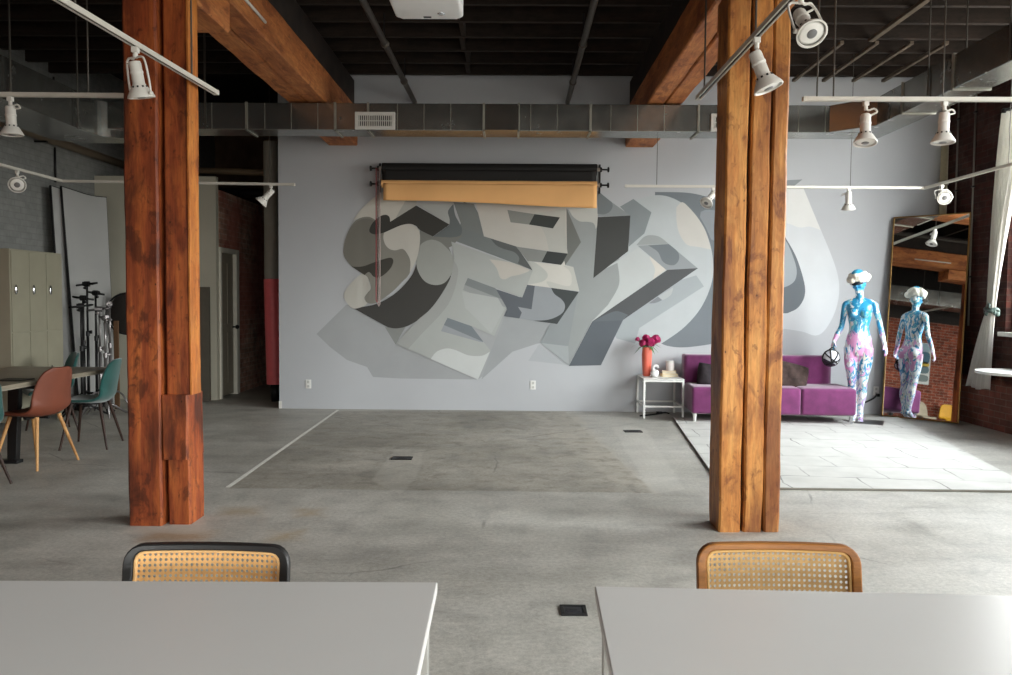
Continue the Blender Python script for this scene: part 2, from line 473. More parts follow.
def window(n, axis, c0, c1, z0, z1, at, depth=.09, nx=3, nz=4):
    f = MB()
    def bx(a0, a1, q0, q1, d0, d1):
        if axis == 'y': f.box(at+d0, at+d1, a0, a1, q0, q1)
        else: f.box(a0, a1, at+d0, at+d1, q0, q1)
    t = .07
    bx(c0, c0+t, z0, z1, 0, depth); bx(c1-t, c1, z0, z1, 0, depth); bx(c0+t, c1-t, z0, z0+t, 0, depth); bx(c0+t, c1-t, z1-t, z1, 0, depth)
    for i in range(1, nx):
        a = c0+(c1-c0)*i/nx; bx(a-.014, a+.014, z0+t, z1-t, .025, .06)
    for i in range(1, nz):
        a = z0+(z1-z0)*i/nz
        w = .035 if i == nz//2 else .014
        bx(c0+t, c1-t, a-w, a+w, .02, .065)
    fr = struct('window_%d' % n, f, M_winframe)
    g = MB()
    if axis == 'y': g.box(at+.04, at+.046, c0+t, c1-t, z0+t, z1-t)
    else: g.box(c0+t, c1-t, at+.04, at+.046, z0+t, z1-t)
    g.build('pane', M_glass, fr)
    return fr
for i, (a, c) in enumerate(WIN):
    window(i+1, 'y', a, c, WZ0, WZ1, XR+.08)
    s_ = MB(); s_.box(XR-.06, XR+.10, a-.05, c+.05, WZ0-.05, WZ0)
    struct('trim_%d' % (i+2), s_, M_winframe, bevel=.006)
# front wall behind the camera, with windows
FW = [(-1.9, 1.0), (2.5, 5.2)]
FZ0, FZ1 = .45, 2.4
b = MB(); xs = [XL-.2] + [q for w in FW for q in w] + [XR+.2]
for a, c in zip(xs[0::2], xs[1::2]): b.box(a, c, YF-.3, YF, 0, ZC)
for a, c in FW:
    b.box(a, c, YF-.3, YF, 0, FZ0); b.box(a, c, YF-.3, YF, FZ1, ZC)
struct('wall_front', b, brick('front_brick', rgb(150,78,56), rgb(112,58,44), rgb(150,130,116), (PI/2, 0, 0), .6))
for i, (a, c) in enumerate(FW): window(i+5, 'x', a, c, FZ0, FZ1, YF-.25)

# ------------------------------------------------------------------ mural
def mural():
    cx = {}
    def col(r, g=None, bl=None):
        g = r if g is None else g; bl = r if bl is None else bl
        return (r, g, bl)
    def z(x0, y0, s, pts): return [(x0+u/s, y0+v/s) for u, v in pts]
    A = lambda p: z(340,190,6.136,p)
    B = lambda p: z(420,190,6.136,p)
    C = lambda p: z(500,190,6.136,p)
    D = lambda p: z(310,280,6.136,p)
    E = lambda p: z(400,280,6.136,p)
    G = lambda p: z(490,280,6.136,p)
    Mz = lambda p: z(330,180,3.215,p)
    Y3 = lambda p: z(540,180,3.1625,p)
    Y7 = lambda p: z(580,180,6.75,p)
    Y8 = lambda p: z(560,260,5.87,p)
    R = lambda p: z(770,170,3.745,p)
    I = lambda p: p
    L = []      # (points, corner indices or None = all sharp, 'all smooth' = (), colour)
    def add(pts, c, corners=None): L.append((pts, c, corners))
    # pale shade shape under the letters
    add([(346,305),(316.5,334),(330,347),(347,360),(367,367),(373,377),(400,378.5),(478,379.5),(490,371),(518,347),(540.5,343),(551,324),(520,300),(420,290)], col(148,150,152))
    add(D([(460,290),(585,290),(525,395)]), col(124,126,124))
    add(E([(650,200),(675,225),(930,270),(875,380),(690,440),(500,610),(560,430),(640,230)]), col(144,147,149))
    add(G([(300,395),(235,495),(480,522)]), col(157,160,164))
    # ---- O (right)
    add([(655,192),(690,193),(716,200),(745,212),(770,232),(785,262),(778,300),(755,325),(728,340),(690,347),(668,346),(655,340)], col(106,112,117), (0,11))
    add(Y7([(815,215),(850,200),(925,205),(925,420),(885,400),(850,320),(810,250)]), col(128,133,138))
    add(R([(66,66),(122,60),(180,200),(230,320),(255,400),(258,470),(240,540),(205,600),(170,620),(120,605),(55,595),(-100,600),(-100,100)]), col(187,190,193), (0,1,10,11,12))
    add(R([(66,66),(122,60),(190,225),(150,212),(110,215),(66,200),(0,190),(0,70)]), col(198,198,196), (0,1,2,6,7))
    add(R([(-80,200),(40,235),(62,260),(100,330),(128,420),(130,470),(110,510),(80,530),(40,535),(-80,500)]), col(98,104,109), (0,9))
    add(R([(-60,250),(40,250),(62,270),(85,320),(100,375),(92,415),(60,437),(20,440),(-60,400)]), col(146,152,156), (0,8))
    add(R([(66,38),(122,35),(80,68),(20,68)]), col(124,128,131))
    add(Y3([(285,75),(330,55),(380,48),(430,62),(480,98),(520,155),(542,220),(548,290),(535,350),(505,410),(460,462),(410,500),(365,525),(325,522),(315,480),(240,440),(260,300)]), col(166,171,173), (0,15,16,13))
    add(Y7([(650,185),(690,150),(740,190),(800,262),(850,350),(885,470),(800,452),(720,435),(670,360),(652,280)]), col(180,178,173), (0,5))
    # ---- Y
    add(Y8([(600,150),(800,90),(845,155),(465,400),(440,490),(330,460),(300,380)]), col(146,152,155))
    add(Y3([(85,92),(180,112),(250,240),(250,330),(215,400),(165,445),(92,586),(5,512),(60,400),(124,355),(104,275),(78,268),(125,200)]), col(136,140,140), (0,1,2,4,5,6,7,8,9,10,11,12))
    add(Y3([(165,300),(245,255),(310,215),(402,288),(350,360),(165,447),(215,395),(250,330),(245,262)]), col(170,174,174), (0,2,3,4,5,6,8))
    add(Y7([(470,520),(500,500),(580,605),(492,672),(505,600)]), col(184,180,173), (1,2,3))
    add(Y7([(380,440),(430,385),(480,372),(540,385),(600,432)]), col(140,144,144), (0,4))
    add(C([(415,112),(600,112),(605,200),(588,240),(575,205),(540,195),(490,192),(450,165),(430,135)]), col(172,173,169), (0,1,2,3))
    add(Y7([(270,180),(360,128),(482,218),(435,360),(330,450),(330,240)]), col(122,128,131))
    add(Y7([(118,72),(120,248),(340,240),(215,150)]), col(128,133,135))
    add(Y7([(118,72),(215,150),(220,180),(200,215),(160,232),(118,228)]), col(106,112,115), (0,1,5))
    add(Y7([(120,250),(340,240),(325,480),(90,662)]), col(62,63,62))
    add(Y7([(388,443),(600,432),(797,598),(583,608)]), col(132,137,140))
    add(Y7([(460,441),(600,433),(660,485),(668,535),(640,572),(595,572),(555,545),(525,485)]), col(104,110,114), (0,1))
    add(Y8([(190,360),(630,58),(810,48),(370,352)]), col(76,78,80))
    add(Y8([(190,360),(370,352),(240,618),(52,622)]), col(84,89,95))
    add(Y8([(250,330),(330,300),(400,322),(368,354),(190,362)]), col(90,95,100), (2,3,4))
    add(Y8([(575,215),(665,160),(650,205),(600,235)]), col(160,164,165), (0,1))
    add(Y8([(520,255),(575,215),(600,235),(560,252)]), col(118,122,126), (0,1,2))
    # ---- second E, upper right
    add(C([(405,105),(497,320),(400,462),(372,460),(413,390),(398,250)]), col(104,106,103))
    add(Mz([(430,70),(465,85),(520,185),(600,213),(652,290),(520,240),(400,195),(415,170)]), col(110,115,115))
    add(Mz([(515,187),(535,210),(560,222),(592,232),(608,250),(604,268),(652,291),(600,213)]), col(86,89,89), (0,5,6,7))
    add(Mz([(465,60),(760,75),(762,237),(600,214),(495,181)]), col(176,173,167))
    add(C([(190,150),(400,112),(398,250),(415,390),(300,375),(270,260)]), col(168,168,163), (0,1,2,3,4))
    add(C([(45,122),(212,148),(178,212),(65,198)]), col(124,126,123))
    add(C([(212,148),(368,168),(325,236),(178,212)]), col(56,59,58))
    add(C([(98,347),(290,375),(255,443),(170,436)]), col(126,128,126))
    add(C([(290,375),(415,390),(375,460),(255,443)]), col(55,58,58))
    add(C([(170,436),(375,460),(395,435),(400,462),(450,472),(487,620),(310,602),(158,582),(200,495)]), col(184,182,176))
    add(C([(170,436),(215,445),(290,510),(265,560),(160,582),(200,495)]), col(166,168,164), (0,4,5))
    add(C([(310,602),(290,560),(420,590),(440,540),(425,495),(390,465),(450,472),(487,620)]), col(172,172,167), (0,6,7))
    # its side, below
    add(G([(25,52),(185,106),(220,28),(546,72),(412,270),(85,222),(105,180)]), col(86,90,96))
    add(G([(275,35),(375,48),(395,85),(440,120),(460,155),(450,195),(410,225),(350,245),(265,250),(180,236),(195,200),(172,165),(255,180)]), col(134,138,142), (0,1,8,9,10,11,12))
    add(G([(375,48),(546,72),(412,270),(265,250),(350,245),(410,225),(450,195),(460,155),(440,120),(395,85)]), col(62,66,67), (0,1,2,3))
    add(G([(412,270),(540,80),(480,406),(310,386),(368,265)]), col(130,135,137))
    add(G([(310,386),(480,406),(485,527)]), col(146,150,152))
    # ---- S
    add([(420,230),(433,236.5),(449.5,224.8),(462,236),(452,246),(449,247.5),(452.5,256),(453,272),(445,285),(425,285),(416,262)], col(114,115,111))
    add([(414,203),(454,203),(449,212),(450,225)], col(158,160,158))
    add(B([(205,75),(332,85),(377,272),(262,237)]), col(112,116,115))
    add(B([(205,85),(172,130),(182,180),(180,214),(145,240),(80,285),(185,292),(245,280),(258,240),(240,200),(215,150)]), col(96,101,102), (0,3,5,6))
    add(Mz([(280,258),(264,305),(215,360),(150,398),(75,412),(185,473),(215,477),(255,467),(300,437),(345,388),(389,318),(380,270),(340,250)]), col(61,60,58), (0,4,5,10))
    add(A([(492,340),(468,430),(480,500),(520,560),(580,583),(640,570),(680,520),(700,450),(690,400),(650,350),(605,315),(550,306)]), col(144,146,142), ())
    add(Mz([(45,375),(60,340),(100,303),(118,308),(126,330),(130,350),(113,375),(120,396),(100,409),(70,411)]), col(174,172,165), ())
    add(A([(215,180),(180,165),(135,168),(90,193),(50,255),(25,330),(25,405),(72,470),(150,520),(172,540),(190,600),(170,630),(150,660),(165,690),(200,697),(245,680),(320,625),(380,565),(430,505),(490,340),(430,208),(270,262)]), col(124,122,115), (0,7,8,21))
    add(A([(28,340),(60,240),(120,185),(190,180),(240,230),(250,300),(235,400),(220,440),(140,468),(72,470),(28,410)]), col(112,110,103), (8,9))
    add(A([(80,187),(120,130),(180,70),(250,20),(330,0),(470,60),(468,95),(308,195),(240,165),(215,182),(180,165),(135,168)]), col(184,181,173), (0,5,6,7,9))
    add(A([(405,60),(470,60),(468,95),(340,175),(370,120)]), col(160,160,155))
    add(A([(270,262),(330,235),(380,215),(430,208),(470,228),(490,270),(488,340),(470,425),(428,507),(432,440),(415,395),(385,362),(340,370),(305,362),(278,335),(266,295)]), col(180,177,170), (0,8))
    add(A([(180,245),(198,205),(240,165),(278,152),(303,165),(308,195),(468,95),(672,212),(570,285),(490,245),(468,222),(430,208),(380,215),(330,235),(270,262),(220,272),(190,265)]), col(58,57,54), (5,6,7,8,14))
    add(A([(72,470),(150,522),(178,503),(205,530),(235,537),(270,520),(310,480),(327,440),(318,418),(290,418),(220,440),(140,468)]), col(62,60,55), (0,1))
    # ---- first E, lower left
    add(Mz([(390,198),(652,291),(618,378),(530,347),(568,411),(528,501),(455,470),(494,521),(516,549),(475,641),(213,527),(275,457),(330,407),(384,322),(398,258)]), col(155,158,156), (0,1,2,3,4,5,6,7,8,9,10))
    add(Mz([(213,527),(275,457),(330,407),(384,322),(398,258),(412,300),(380,400),(290,500),(250,545)]), col(146,148,146), (0,4,8))
    add(Mz([(443,315),(532,348),(552,383),(433,337)]), col(116,121,122))
    add(Mz([(433,337),(552,383),(568,411),(428,354)]), col(139,142,142))
    add(Mz([(378,443),(455,470),(494,521),(366,466)]), col(110,117,122))
    add(Mz([(366,466),(494,521),(480,520),(357,486)]), col(138,142,146))
    add(E([(188,485),(225,440),(285,420),(340,430),(420,462),(500,465),(552,440),(478,612)]), col(180,183,182), (0,6,7))
    add(B([(425,425),(470,480),(490,535),(520,548),(560,530),(610,520),(665,500),(672,488),(560,445)]), col(176,172,165), (0,7))
    add(E([(400,170),(560,330),(640,180),(600,110),(380,70)]), col(160,163,162))
    verts_by = {}
    mats = {}
    mb = MB()
    mlist = []
    WP = 171.0
    for k_, (pts, c, corners) in enumerate(L):
        if c not in mats:
            f = WALL_ALB/lin(WP)
            ca = (min(.8, lin(c[0])*f), min(.8, lin(c[1])*f), min(.8, lin(c[2])*f), 1)
            mats[c] = len(mlist)
            mlist.append(plain('mural_paint_%d_%d_%d' % c, ca, .65, var=.03, scale=3, spec=.25))
        y = YB - .00012*(k_+1)
        P = [onY(u, v, y) for u, v in pts]
        if corners is not None:
            P = sharp_spline(P, list(corners), 6)
        mb.mi = mats[c]
        try:
            f = mb.poly(P)
            f.normal_update()
            if f.normal.y > 0: f.normal_flip()
        except Exception as ex: print('mural', k_, ex)
    o = mb.build('wall_mural', mlist, recalc=False)
    # triangulate concave outlines safely
    bm = bmesh.new(); bm.from_mesh(o.data); bmesh.ops.triangulate(bm, faces=bm.faces, ngon_method='EAR_CLIP'); bm.to_mesh(o.data); bm.free()
    tag(o, 'large grey black and white painted letters across the back wall', 'mural')
mural()
# ------------------------------------------------------------------ timber
W_colA = wood('timber_column_wood', 2, rgb(190,108,54), rgb(138,66,35), rgb(60,28,18), .85, .5, 1.0, 1)
W_colA_lit = wood('timber_column_lit_side_wood', 2, rgb(214,146,72), rgb(186,110,50), rgb(112,58,30), .5, .5, 1.0, 4)  # lighter copy of the column wood, window light painted into its colour
W_colB = wood('timber_column_honey_wood', 2, rgb(214,158,88), rgb(184,120,60), rgb(100,52,29), .75, .5, 1.0, 2)
W_beam = wood('timber_beam_wood', 1, rgb(212,146,88), rgb(180,110,62), rgb(118,64,38), .4, .6, .9, 3)
W_dark = wood('dark_joist_wood', 0, rgb(52,40,32), rgb(38,29,23), rgb(24,18,14), .5, .8, .6, 5)
ZB = 3.62          # beam underside
ZBOL = 3.385        # top of columns

YC0, YC1 = 5.06, 5.33
c1 = thing('timber_column', 'thick red-brown timber column on the left with notched recess in its front', 'column', (-2.285, 5.2, 0))
XA, XM, XE = -2.478, -2.262, -2.092
p = MB(); p.plank(2, 0, ZBOL, XA, XM, YC0, YC1, .005, .1, 1); p.build('timber', W_colA, c1, world=True, smooth=True, angle=35)
p = MB(); p.plank(2, 0, .43, XM+.024, XE-.002, YC0+.035, YC1, .004, .08, 2); p.build('timber', W_colA, c1, world=True, smooth=True, angle=35)
p = MB(); p.plank(2, .43, .846, XM+.003, XE+.002, YC0+.003, YC1, .004, .08, 3); p.build('filler_block', W_colA, c1, world=True, smooth=True, angle=35)
p = MB(); p.plank(2, .846, ZBOL, XM+.022, XE+.006, YC0+.04, 5.235, .003, .1, 4); p.build('timber', W_colA, c1, world=True, smooth=True, angle=35)
p = MB(); p.plank(2, .846, ZBOL, XE+.007, XE+.020, YC0+.03, 5.24, .002, .1, 5); p.build('lit_side_strip', W_colA_lit, c1, world=True, smooth=True, angle=35)  # added thin strip in lighter wood: paints the window-lit right side of the column
b_ = MB(); b_.box(XM-.01, XM+.03, YC0+.10, 5.22, 0, ZBOL); b_.build('backing_strip', M_darkwood, c1, world=True)

c2 = thing('timber_column', 'thick honey-brown timber column on the right made of three upright planks', 'column', (1.50, 5.2, 0))
for i, (a, c) in enumerate(((1.308, 1.447), (1.465, 1.587), (1.597, 1.697))):
    p = MB(); p.plank(2, 0, ZBOL, a, c, YC0+.004*i, YC1, .005, .1, 20+i); p.build('timber', W_colB, c2, world=True, smooth=True, angle=35)
b_ = MB(); b_.box(1.44, 1.47, YC0+.06, YC1-.005, 0, ZBOL); b_.box(1.58, 1.61, YC0+.06, YC1-.005, 0, ZBOL); b_.build('backing_strip', M_darkwood, c2, world=True)

for (x0, x1, side, col_lab) in ((-2.52, -2.08, 'left', 'left'), (1.42, 1.80, 'right', 'right')):
    bm_ = thing('ceiling_beam', 'long orange-brown timber beam running overhead on the %s, above the %s timber column' % (side, side), 'beam', ((x0+x1)/2, 3.2, ZB))
    mid = (x0+x1)/2
    p = MB(); p.plank(1, YF, YB-.005, x0, mid-.004, ZB, ZB+.34, .004, .2, 31 if side == 'left' else 41); p.build('plank', W_beam, bm_, world=True, smooth=True, angle=35)
    p = MB(); p.plank(1, YF, YB-.005, mid+.004, x1, ZB-.004, ZB+.34, .004, .2, 32 if side == 'left' else 42); p.build('plank', W_beam, bm_, world=True, smooth=True, angle=35)
    p = MB(); p.box(x0+.05, x1-.05, YF, YB-.005, ZB+.345, 4.33); p.build('upper_plank', M_darkwood, bm_, world=True, bevel=.01)
    if side == 'left':
        p = MB(); p.tube([(x1+.012, 5.85, ZB+.12), (x1+.012, 6.65, ZB+.11)], .012, 8); p.build('white_conduit', M_white, bm_, world=True, smooth=True)
    p = MB(); p.plank(1, 4.55, 5.87, x0+.02, x1-.004, ZBOL, ZB-.012, .005, .15, 51 if side == 'left' else 52)
    tag(p.build('bolster_block', W_beam, smooth=True, angle=35), 'timber bolster between the %s timber column and the beam above' % side, 'bolster')
    p = MB(); p.plank(1, 9.95, YB-.003, x0+(.05 if side == 'left' else 0), x1-.01, 3.48, ZB-.006, .004, .15, 61 if side == 'left' else 62)
    tag(p.build('corbel_block', W_beam, smooth=True, angle=35), 'short wooden corbel under the %s beam at the grey mural wall' % side, 'corbel')

ords = ['nearest to the grey mural wall', 'second from the grey mural wall', 'third from the grey mural wall', 'fourth from the grey mural wall', 'fifth from the grey mural wall',
        'sixth from the grey mural wall', 'seventh from the grey mural wall', 'eighth from the grey mural wall', 'ninth from the grey mural wall', 'tenth from the grey mural wall',
        'eleventh from the grey mural wall', 'twelfth from the grey mural wall', 'thirteenth from the grey mural wall', 'fourteenth from the grey mural wall',
        'fifteenth from the grey mural wall', 'sixteenth from the grey mural wall', 'seventeenth from the grey mural wall', 'eighteenth from the grey mural wall']
j0 = None
rj = random.Random(3)
for k_ in range(18):
    y = 10.34 - .483*k_
    if j0 is None:
        p = MB(); p.box(XL, XR, -.03, .03, 4.335, ZC-.002); j0 = p.build('ceiling_joist', W_dark, bevel=.006); o = j0
    else:
        o = j0.copy(); COL.objects.link(o)
    o.location = (0, y, 0)
    tag(o, 'dark wooden ceiling joist, the ' + ords[k_], 'joist', 'ceiling joists')
M_bridge = plain('bridging_wood', rgb(92,80,68), .8, var=.2)
# bridging pieces between joists
brs = [(-1.0, 'left'), (2.9, 'mid'), (3.9, 'right')]
n_ = 0
for k_ in range(5):
    y1 = 10.34-.483*k_ - .035; y0 = y1-.483+.07
    p = MB(); p.obox((-.62+.03*(k_%2), (y0+y1)/2, 4.40), (.05, abs(y1-y0), .12))
    tag(p.build('joist_bridging', W_dark, bevel=.004), 'short dark bridging block right of the projector, in the ' + ['bay nearest to the mural wall', 'second bay from the mural wall', 'third bay from the mural wall', 'fourth bay from the mural wall', 'fifth bay from the mural wall'][k_], 'bridging', 'joist bridging')
for k_ in range(4):
    x = 3.55+.38*k_; p = MB(); p.box(x-.022, x+.022, 8.93, 10.46, 4.296, 4.334)
    tag(p.build('ceiling_batten', M_bridge, bevel=.004), 'thin brown batten under the joists over the leaning mirror corner, ' + ['leftmost of four', 'second from left of four', 'third from left of four', 'rightmost of four'][k_], 'batten', 'ceiling battens')
p = MB(); p.box(3.80, 3.86, 6.4, 8.86, 4.294, 4.334)
tag(p.build('ceiling_batten', M_bridge, bevel=.004), 'longer brown batten under the joists, nearer the camera than the four short ones', 'batten')

# conduits below the joists
for x, lab in ((-1.34, 'thin dark ceiling pipe left of centre, running to the mural wall'), (.66, 'thin dark ceiling pipe right of centre, running to the mural wall')):
    z = 4.05
    o = thing('ceiling_pipe', lab, 'pipe', (x, 6, z))
    p = MB(); p.tube([(x, -3, z), (x, YB-.01, z)], .032, 10); p.build('pipe', plain('dark_pipe_paint', rgb(72,66,60), .5, .3), o, world=True, smooth=True)
    p = MB()
    for y in (8.2, 9.6):
        p.tube([(x, y-.02, z), (x, y+.02, z)], .043, 10)
    p.build('coupling', plain('pipe_coupling', rgb(96,90,82), .5, .4), o, world=True, smooth=True, each=True)
    p = MB()
    for y in (2, 5, 8.15, 9.65): p.tube([(x, y, z+.03), (x, y, 4.34)], .008, 6)
    p.build('hanger', M_blackmetal, o, world=True, each=True)

# ------------------------------------------------------------------ air duct
D0, D1, DZ0, DZ1 = 8.80, 9.16, 3.31, 3.60
duct = thing('air_duct', 'rectangular galvanised air duct crossing the room under the timber beams', 'air duct', (0, 8.98, DZ0))
p = MB(); p.box(-4.5, 4.05, D0, D1, DZ0, DZ1)
p.build('cross_section', M_galv, duct, world=True, bevel=.006)
xr0, xr1 = 3.74, 4.05
p = MB(); p.prism([(xr0, YF+.5, DZ0-.0), (xr1, YF+.5, DZ0), (xr1, D0-.002, DZ0), (xr0, D0-.002, DZ0)], (0, 0, DZ1-DZ0))
p.prism([(xr0-.36, D0-.001, DZ0+.001), (xr0, D0-.36, DZ0+.001), (xr0+.01, D0-.001, DZ0+.001)], (0,0,DZ1-DZ0-.002))
p.build('right_branch', M_galv, duct, world=True, bevel=.006)
p = MB(); p.box(-5.18, -4.56, YF+.5, 8.62, 3.22, 3.60)
arc = [( -4.56 + (.24)*(1-math.cos(t)) , 8.62 + .24*math.sin(t)*1.0) for t in [PI/2*i/8 for i in range(9)]]
p.prism([(-5.18, 8.62, 3.22), (-4.56, 8.62, 3.22)] + [(x, y, 3.22) for x, y in arc[1:]] + [(-4.32, D1, 3.22), (-5.0, D1, 3.22), (-5.18, 8.95, 3.22)], (0,0,.38))
p.build('left_branch', M_galv, duct, world=True)
M_cleat = plain('bright_zinc_cleat', rgb(150,148,138), .45, .5)
# standing seams, every ~1.2 m thick drive cleat and fine cross breaks
xs_c = [-3.9, -2.95, -1.98, -1.62, -.36, .02, .80, 1.97, 2.6]
for x in xs_c:
    p = MB(); w = .012
    p.box(x-w, x+w, D0-.014, D0+.001, DZ0-.012, DZ1+.006); p.box(x-w, x+w, D0-.014, D1+.01, DZ0-.012, DZ0+.001)
    p.build('cleat', M_cleat, duct, world=True)
p = MB()
x = -4.2
while x < 3.6:
    if min(abs(x-q) for q in xs_c) > .12: p.box(x-.003, x+.003, D0-.004, D0+.001, DZ0+.004, DZ1-.004)
    x += .29
p.build('seam', M_cleat, duct, world=True, each=True)
p = MB()
for y in (7.9, 7.0, 6.1, 5.2): p.box(xr0-.012, xr1+.012, y-.014, y+.014, DZ0-.012, DZ1+.01)
p.build('cleat', M_cleat, duct, world=True, each=True)
# a flare where the duct steps
p = MB(); p.prism([(-.36, D0-.06, DZ0-.004), (.02, D0-.06, DZ0-.004), (.02, D0-.001, DZ0-.004), (-.36, D0-.001, DZ0-.004)], (0,0,.004))
p.poly([(-.36, D0-.001, DZ0), (-.36, D0-.001, DZ1-.0), (.02, D0-.06, DZ1-.03), (.02, D0-.06, DZ0)])
p.poly([(.02, D0-.06, DZ0), (.02, D0-.06, DZ1-.03), (.02, D0-.001, DZ1-.03), (.02, D0-.001, DZ0)])
p.poly([(-.36, D0-.001, DZ1), (.02, D0-.06, DZ1-.03), (.02, D0-.001, DZ1-.03)])
p.build('step_flare', M_galv, duct, world=True)
# hangers
p = MB()
for x in (-3.4, 2.62): 
    p.box(x-.012, x+.012, D0-.008, D0-.004, DZ0, 4.34)
for y in (7.4, 6.2): p.tube([(xr0-.012, y, DZ0), (xr0-.012, y, 4.34)], .008, 6); p.tube([(xr1+.012, y, DZ0), (xr1+.012, y, 4.34)], .008, 6)
for y in (8.3, 7.2, 6.0): p.tube([(-4.53, y, 3.2), (-4.53, y, 4.34)], .01, 6)
p.build('hanger_strap', plain('dull_zinc', rgb(84,80,74), .5, .5), duct, world=True, each=True)
# grilles
def grille(x0, x1):
    g = MB(); z0, z1 = DZ0+.004, DZ1-.10; t = .035; y = D0-.03
    g.box(x0, x1, y, D0, z0, z0+t); g.box(x0, x1, y, D0, z1-t, z1); g.box(x0, x0+t, y, D0, z0+t, z1-t); g.box(x1-t, x1, y, D0, z0+t, z1-t)
    o = g.build('vent_grille', M_white, duct, world=True, bevel=.003)
    g = MB(); n = 16
    for i in range(n):
        x = x0+t+(x1-x0-2*t)*(i+.5)/n; g.box(x-.0045, x+.0045, y+.006, D0-.004, z0+t, z1-t)
    zz = (z0+z1)/2; g.box(x0+t, x1-t, y+.01, D0-.004, zz-.004, zz+.004)
    g.build('louvre_blades', M_white, o, world=True)
    g = MB(); g.box(x0+t, x1-t, D0-.003, D0-.001, z0+t, z1-t); g.build('dark_opening', M_black, o, world=True)
a = onY(355, 120, D0-.02).x; c = onY(395, 120, D0-.02).x; grille(a, c)
a = onY(711, 120, D0-.02).x; grille(a, a+.44)

# pipe along the left wall under the duct, and corridor ceiling pipes
z = 3.46
o = thing('wall_pipe', 'brown pipe running along the white brick wall under the duct, above the lockers', 'pipe', (XL+.09, 9, z))
p = MB(); p.tube([(XL+.09, 2, z), (XL+.09, 15.5, z)], .055, 12); p.build('pipe', plain('brown_pipe_paint', rgb(110,96,80), .6), o, world=True, smooth=True)
p = MB()
for y in (4, 7, 10, 13): p.box(XL, XL+.15, y-.02, y+.02, z-.075, z-.055)
p.build('bracket', M_blackmetal, o, world=True, each=True)
o = thing('corridor_pipe', 'horizontal tan pipe high in the corridor, left of the mural wall', 'pipe', (-3.8, 11.9, 3.3))
p = MB(); yy = 12.3; a = onY(205, 171, yy); c = onY(281, 174, yy)
p.tube([(a.x-.6, yy, a.z+.02), (-3.02, yy, c.z)], .05, 12); p.build('pipe', plain('tan_pipe_paint', rgb(132,112,88), .6), o, world=True, smooth=True)
p = MB(); q = onY(262, 166, yy); p.box(-3.4, -3.02, yy-.12, yy+.12, q.z+.0, q.z+.07); p.build('support', plain('tan_block', rgb(150,118,84), .7), o, world=True)
p = MB(); p.tube([(-4.9, 12.6, 3.12), (-3.02, 12.6, 3.12)], .07, 10)
tag(p.build('corridor_pipe', M_black, smooth=True), 'thick black pipe just below the tan pipe high in the corridor', 'pipe')
# thin seam conduit on left wall
p = MB(); pp = onX(55, 150, XL+.02); p.tube([(XL+.02, pp.y, 2.95), (XL+.02, pp.y, 3.4)], .014, 8)
p.tube([(XL+.02, pp.y, 3.52), (XL+.02, pp.y, 4.3)], .014, 8)
tag(p.build('wall_conduit', M_blackmetal, smooth=True), 'thin dark vertical conduit on the white brick wall above the white panels', 'conduit')

# pipes in the right corner
q = onY(947.5, 170, 10.5); q.x = min(q.x, XR-.07)
o = thing('corner_pipe', 'beige vertical pipe in the corner of mural wall and brick wall', 'pipe', (q.x, 10.5, 0))
p = MB(); p.tube([(q.x, 10.5, 0.02), (q.x, 10.5, 4.7)], .045, 14); p.build('pipe', plain('beige_pipe_paint', rgb(176,166,138), .55), o, world=True, smooth=True)
p = MB(); p.tube([(q.x, 10.5, 3.0), (q.x, 10.5, 3.06)], .056, 14); p.tube([(q.x, 10.5, .02), (q.x, 10.5, .08)], .06, 14); p.build('collar', plain('pipe_collar', rgb(150,142,120), .5), o, world=True, smooth=True, each=True)
for px, lab in ((957, 'thin grey conduit on the brick wall next to the beige corner pipe'), (974, 'thin grey conduit on the brick wall above the right edge of the mirror')):
    q = onX(px, 160, XR-.015)
    o = thing('wall_conduit', lab, 'conduit', (XR-.015, q.y, 2))
    p = MB(); p.tube([(XR-.015, q.y, 1.2), (XR-.015, q.y, 4.4)], .011, 8); p.build('conduit', plain('zinc_conduit', rgb(128,122,114), .5, .4), o, world=True, smooth=True)
    p = MB()
    for zz in (1.8, 2.9, 3.8): p.box(XR-.03, XR, q.y-.025, q.y+.025, zz-.01, zz+.01)
    p.build('clip', M_blackmetal, o, world=True, each=True)
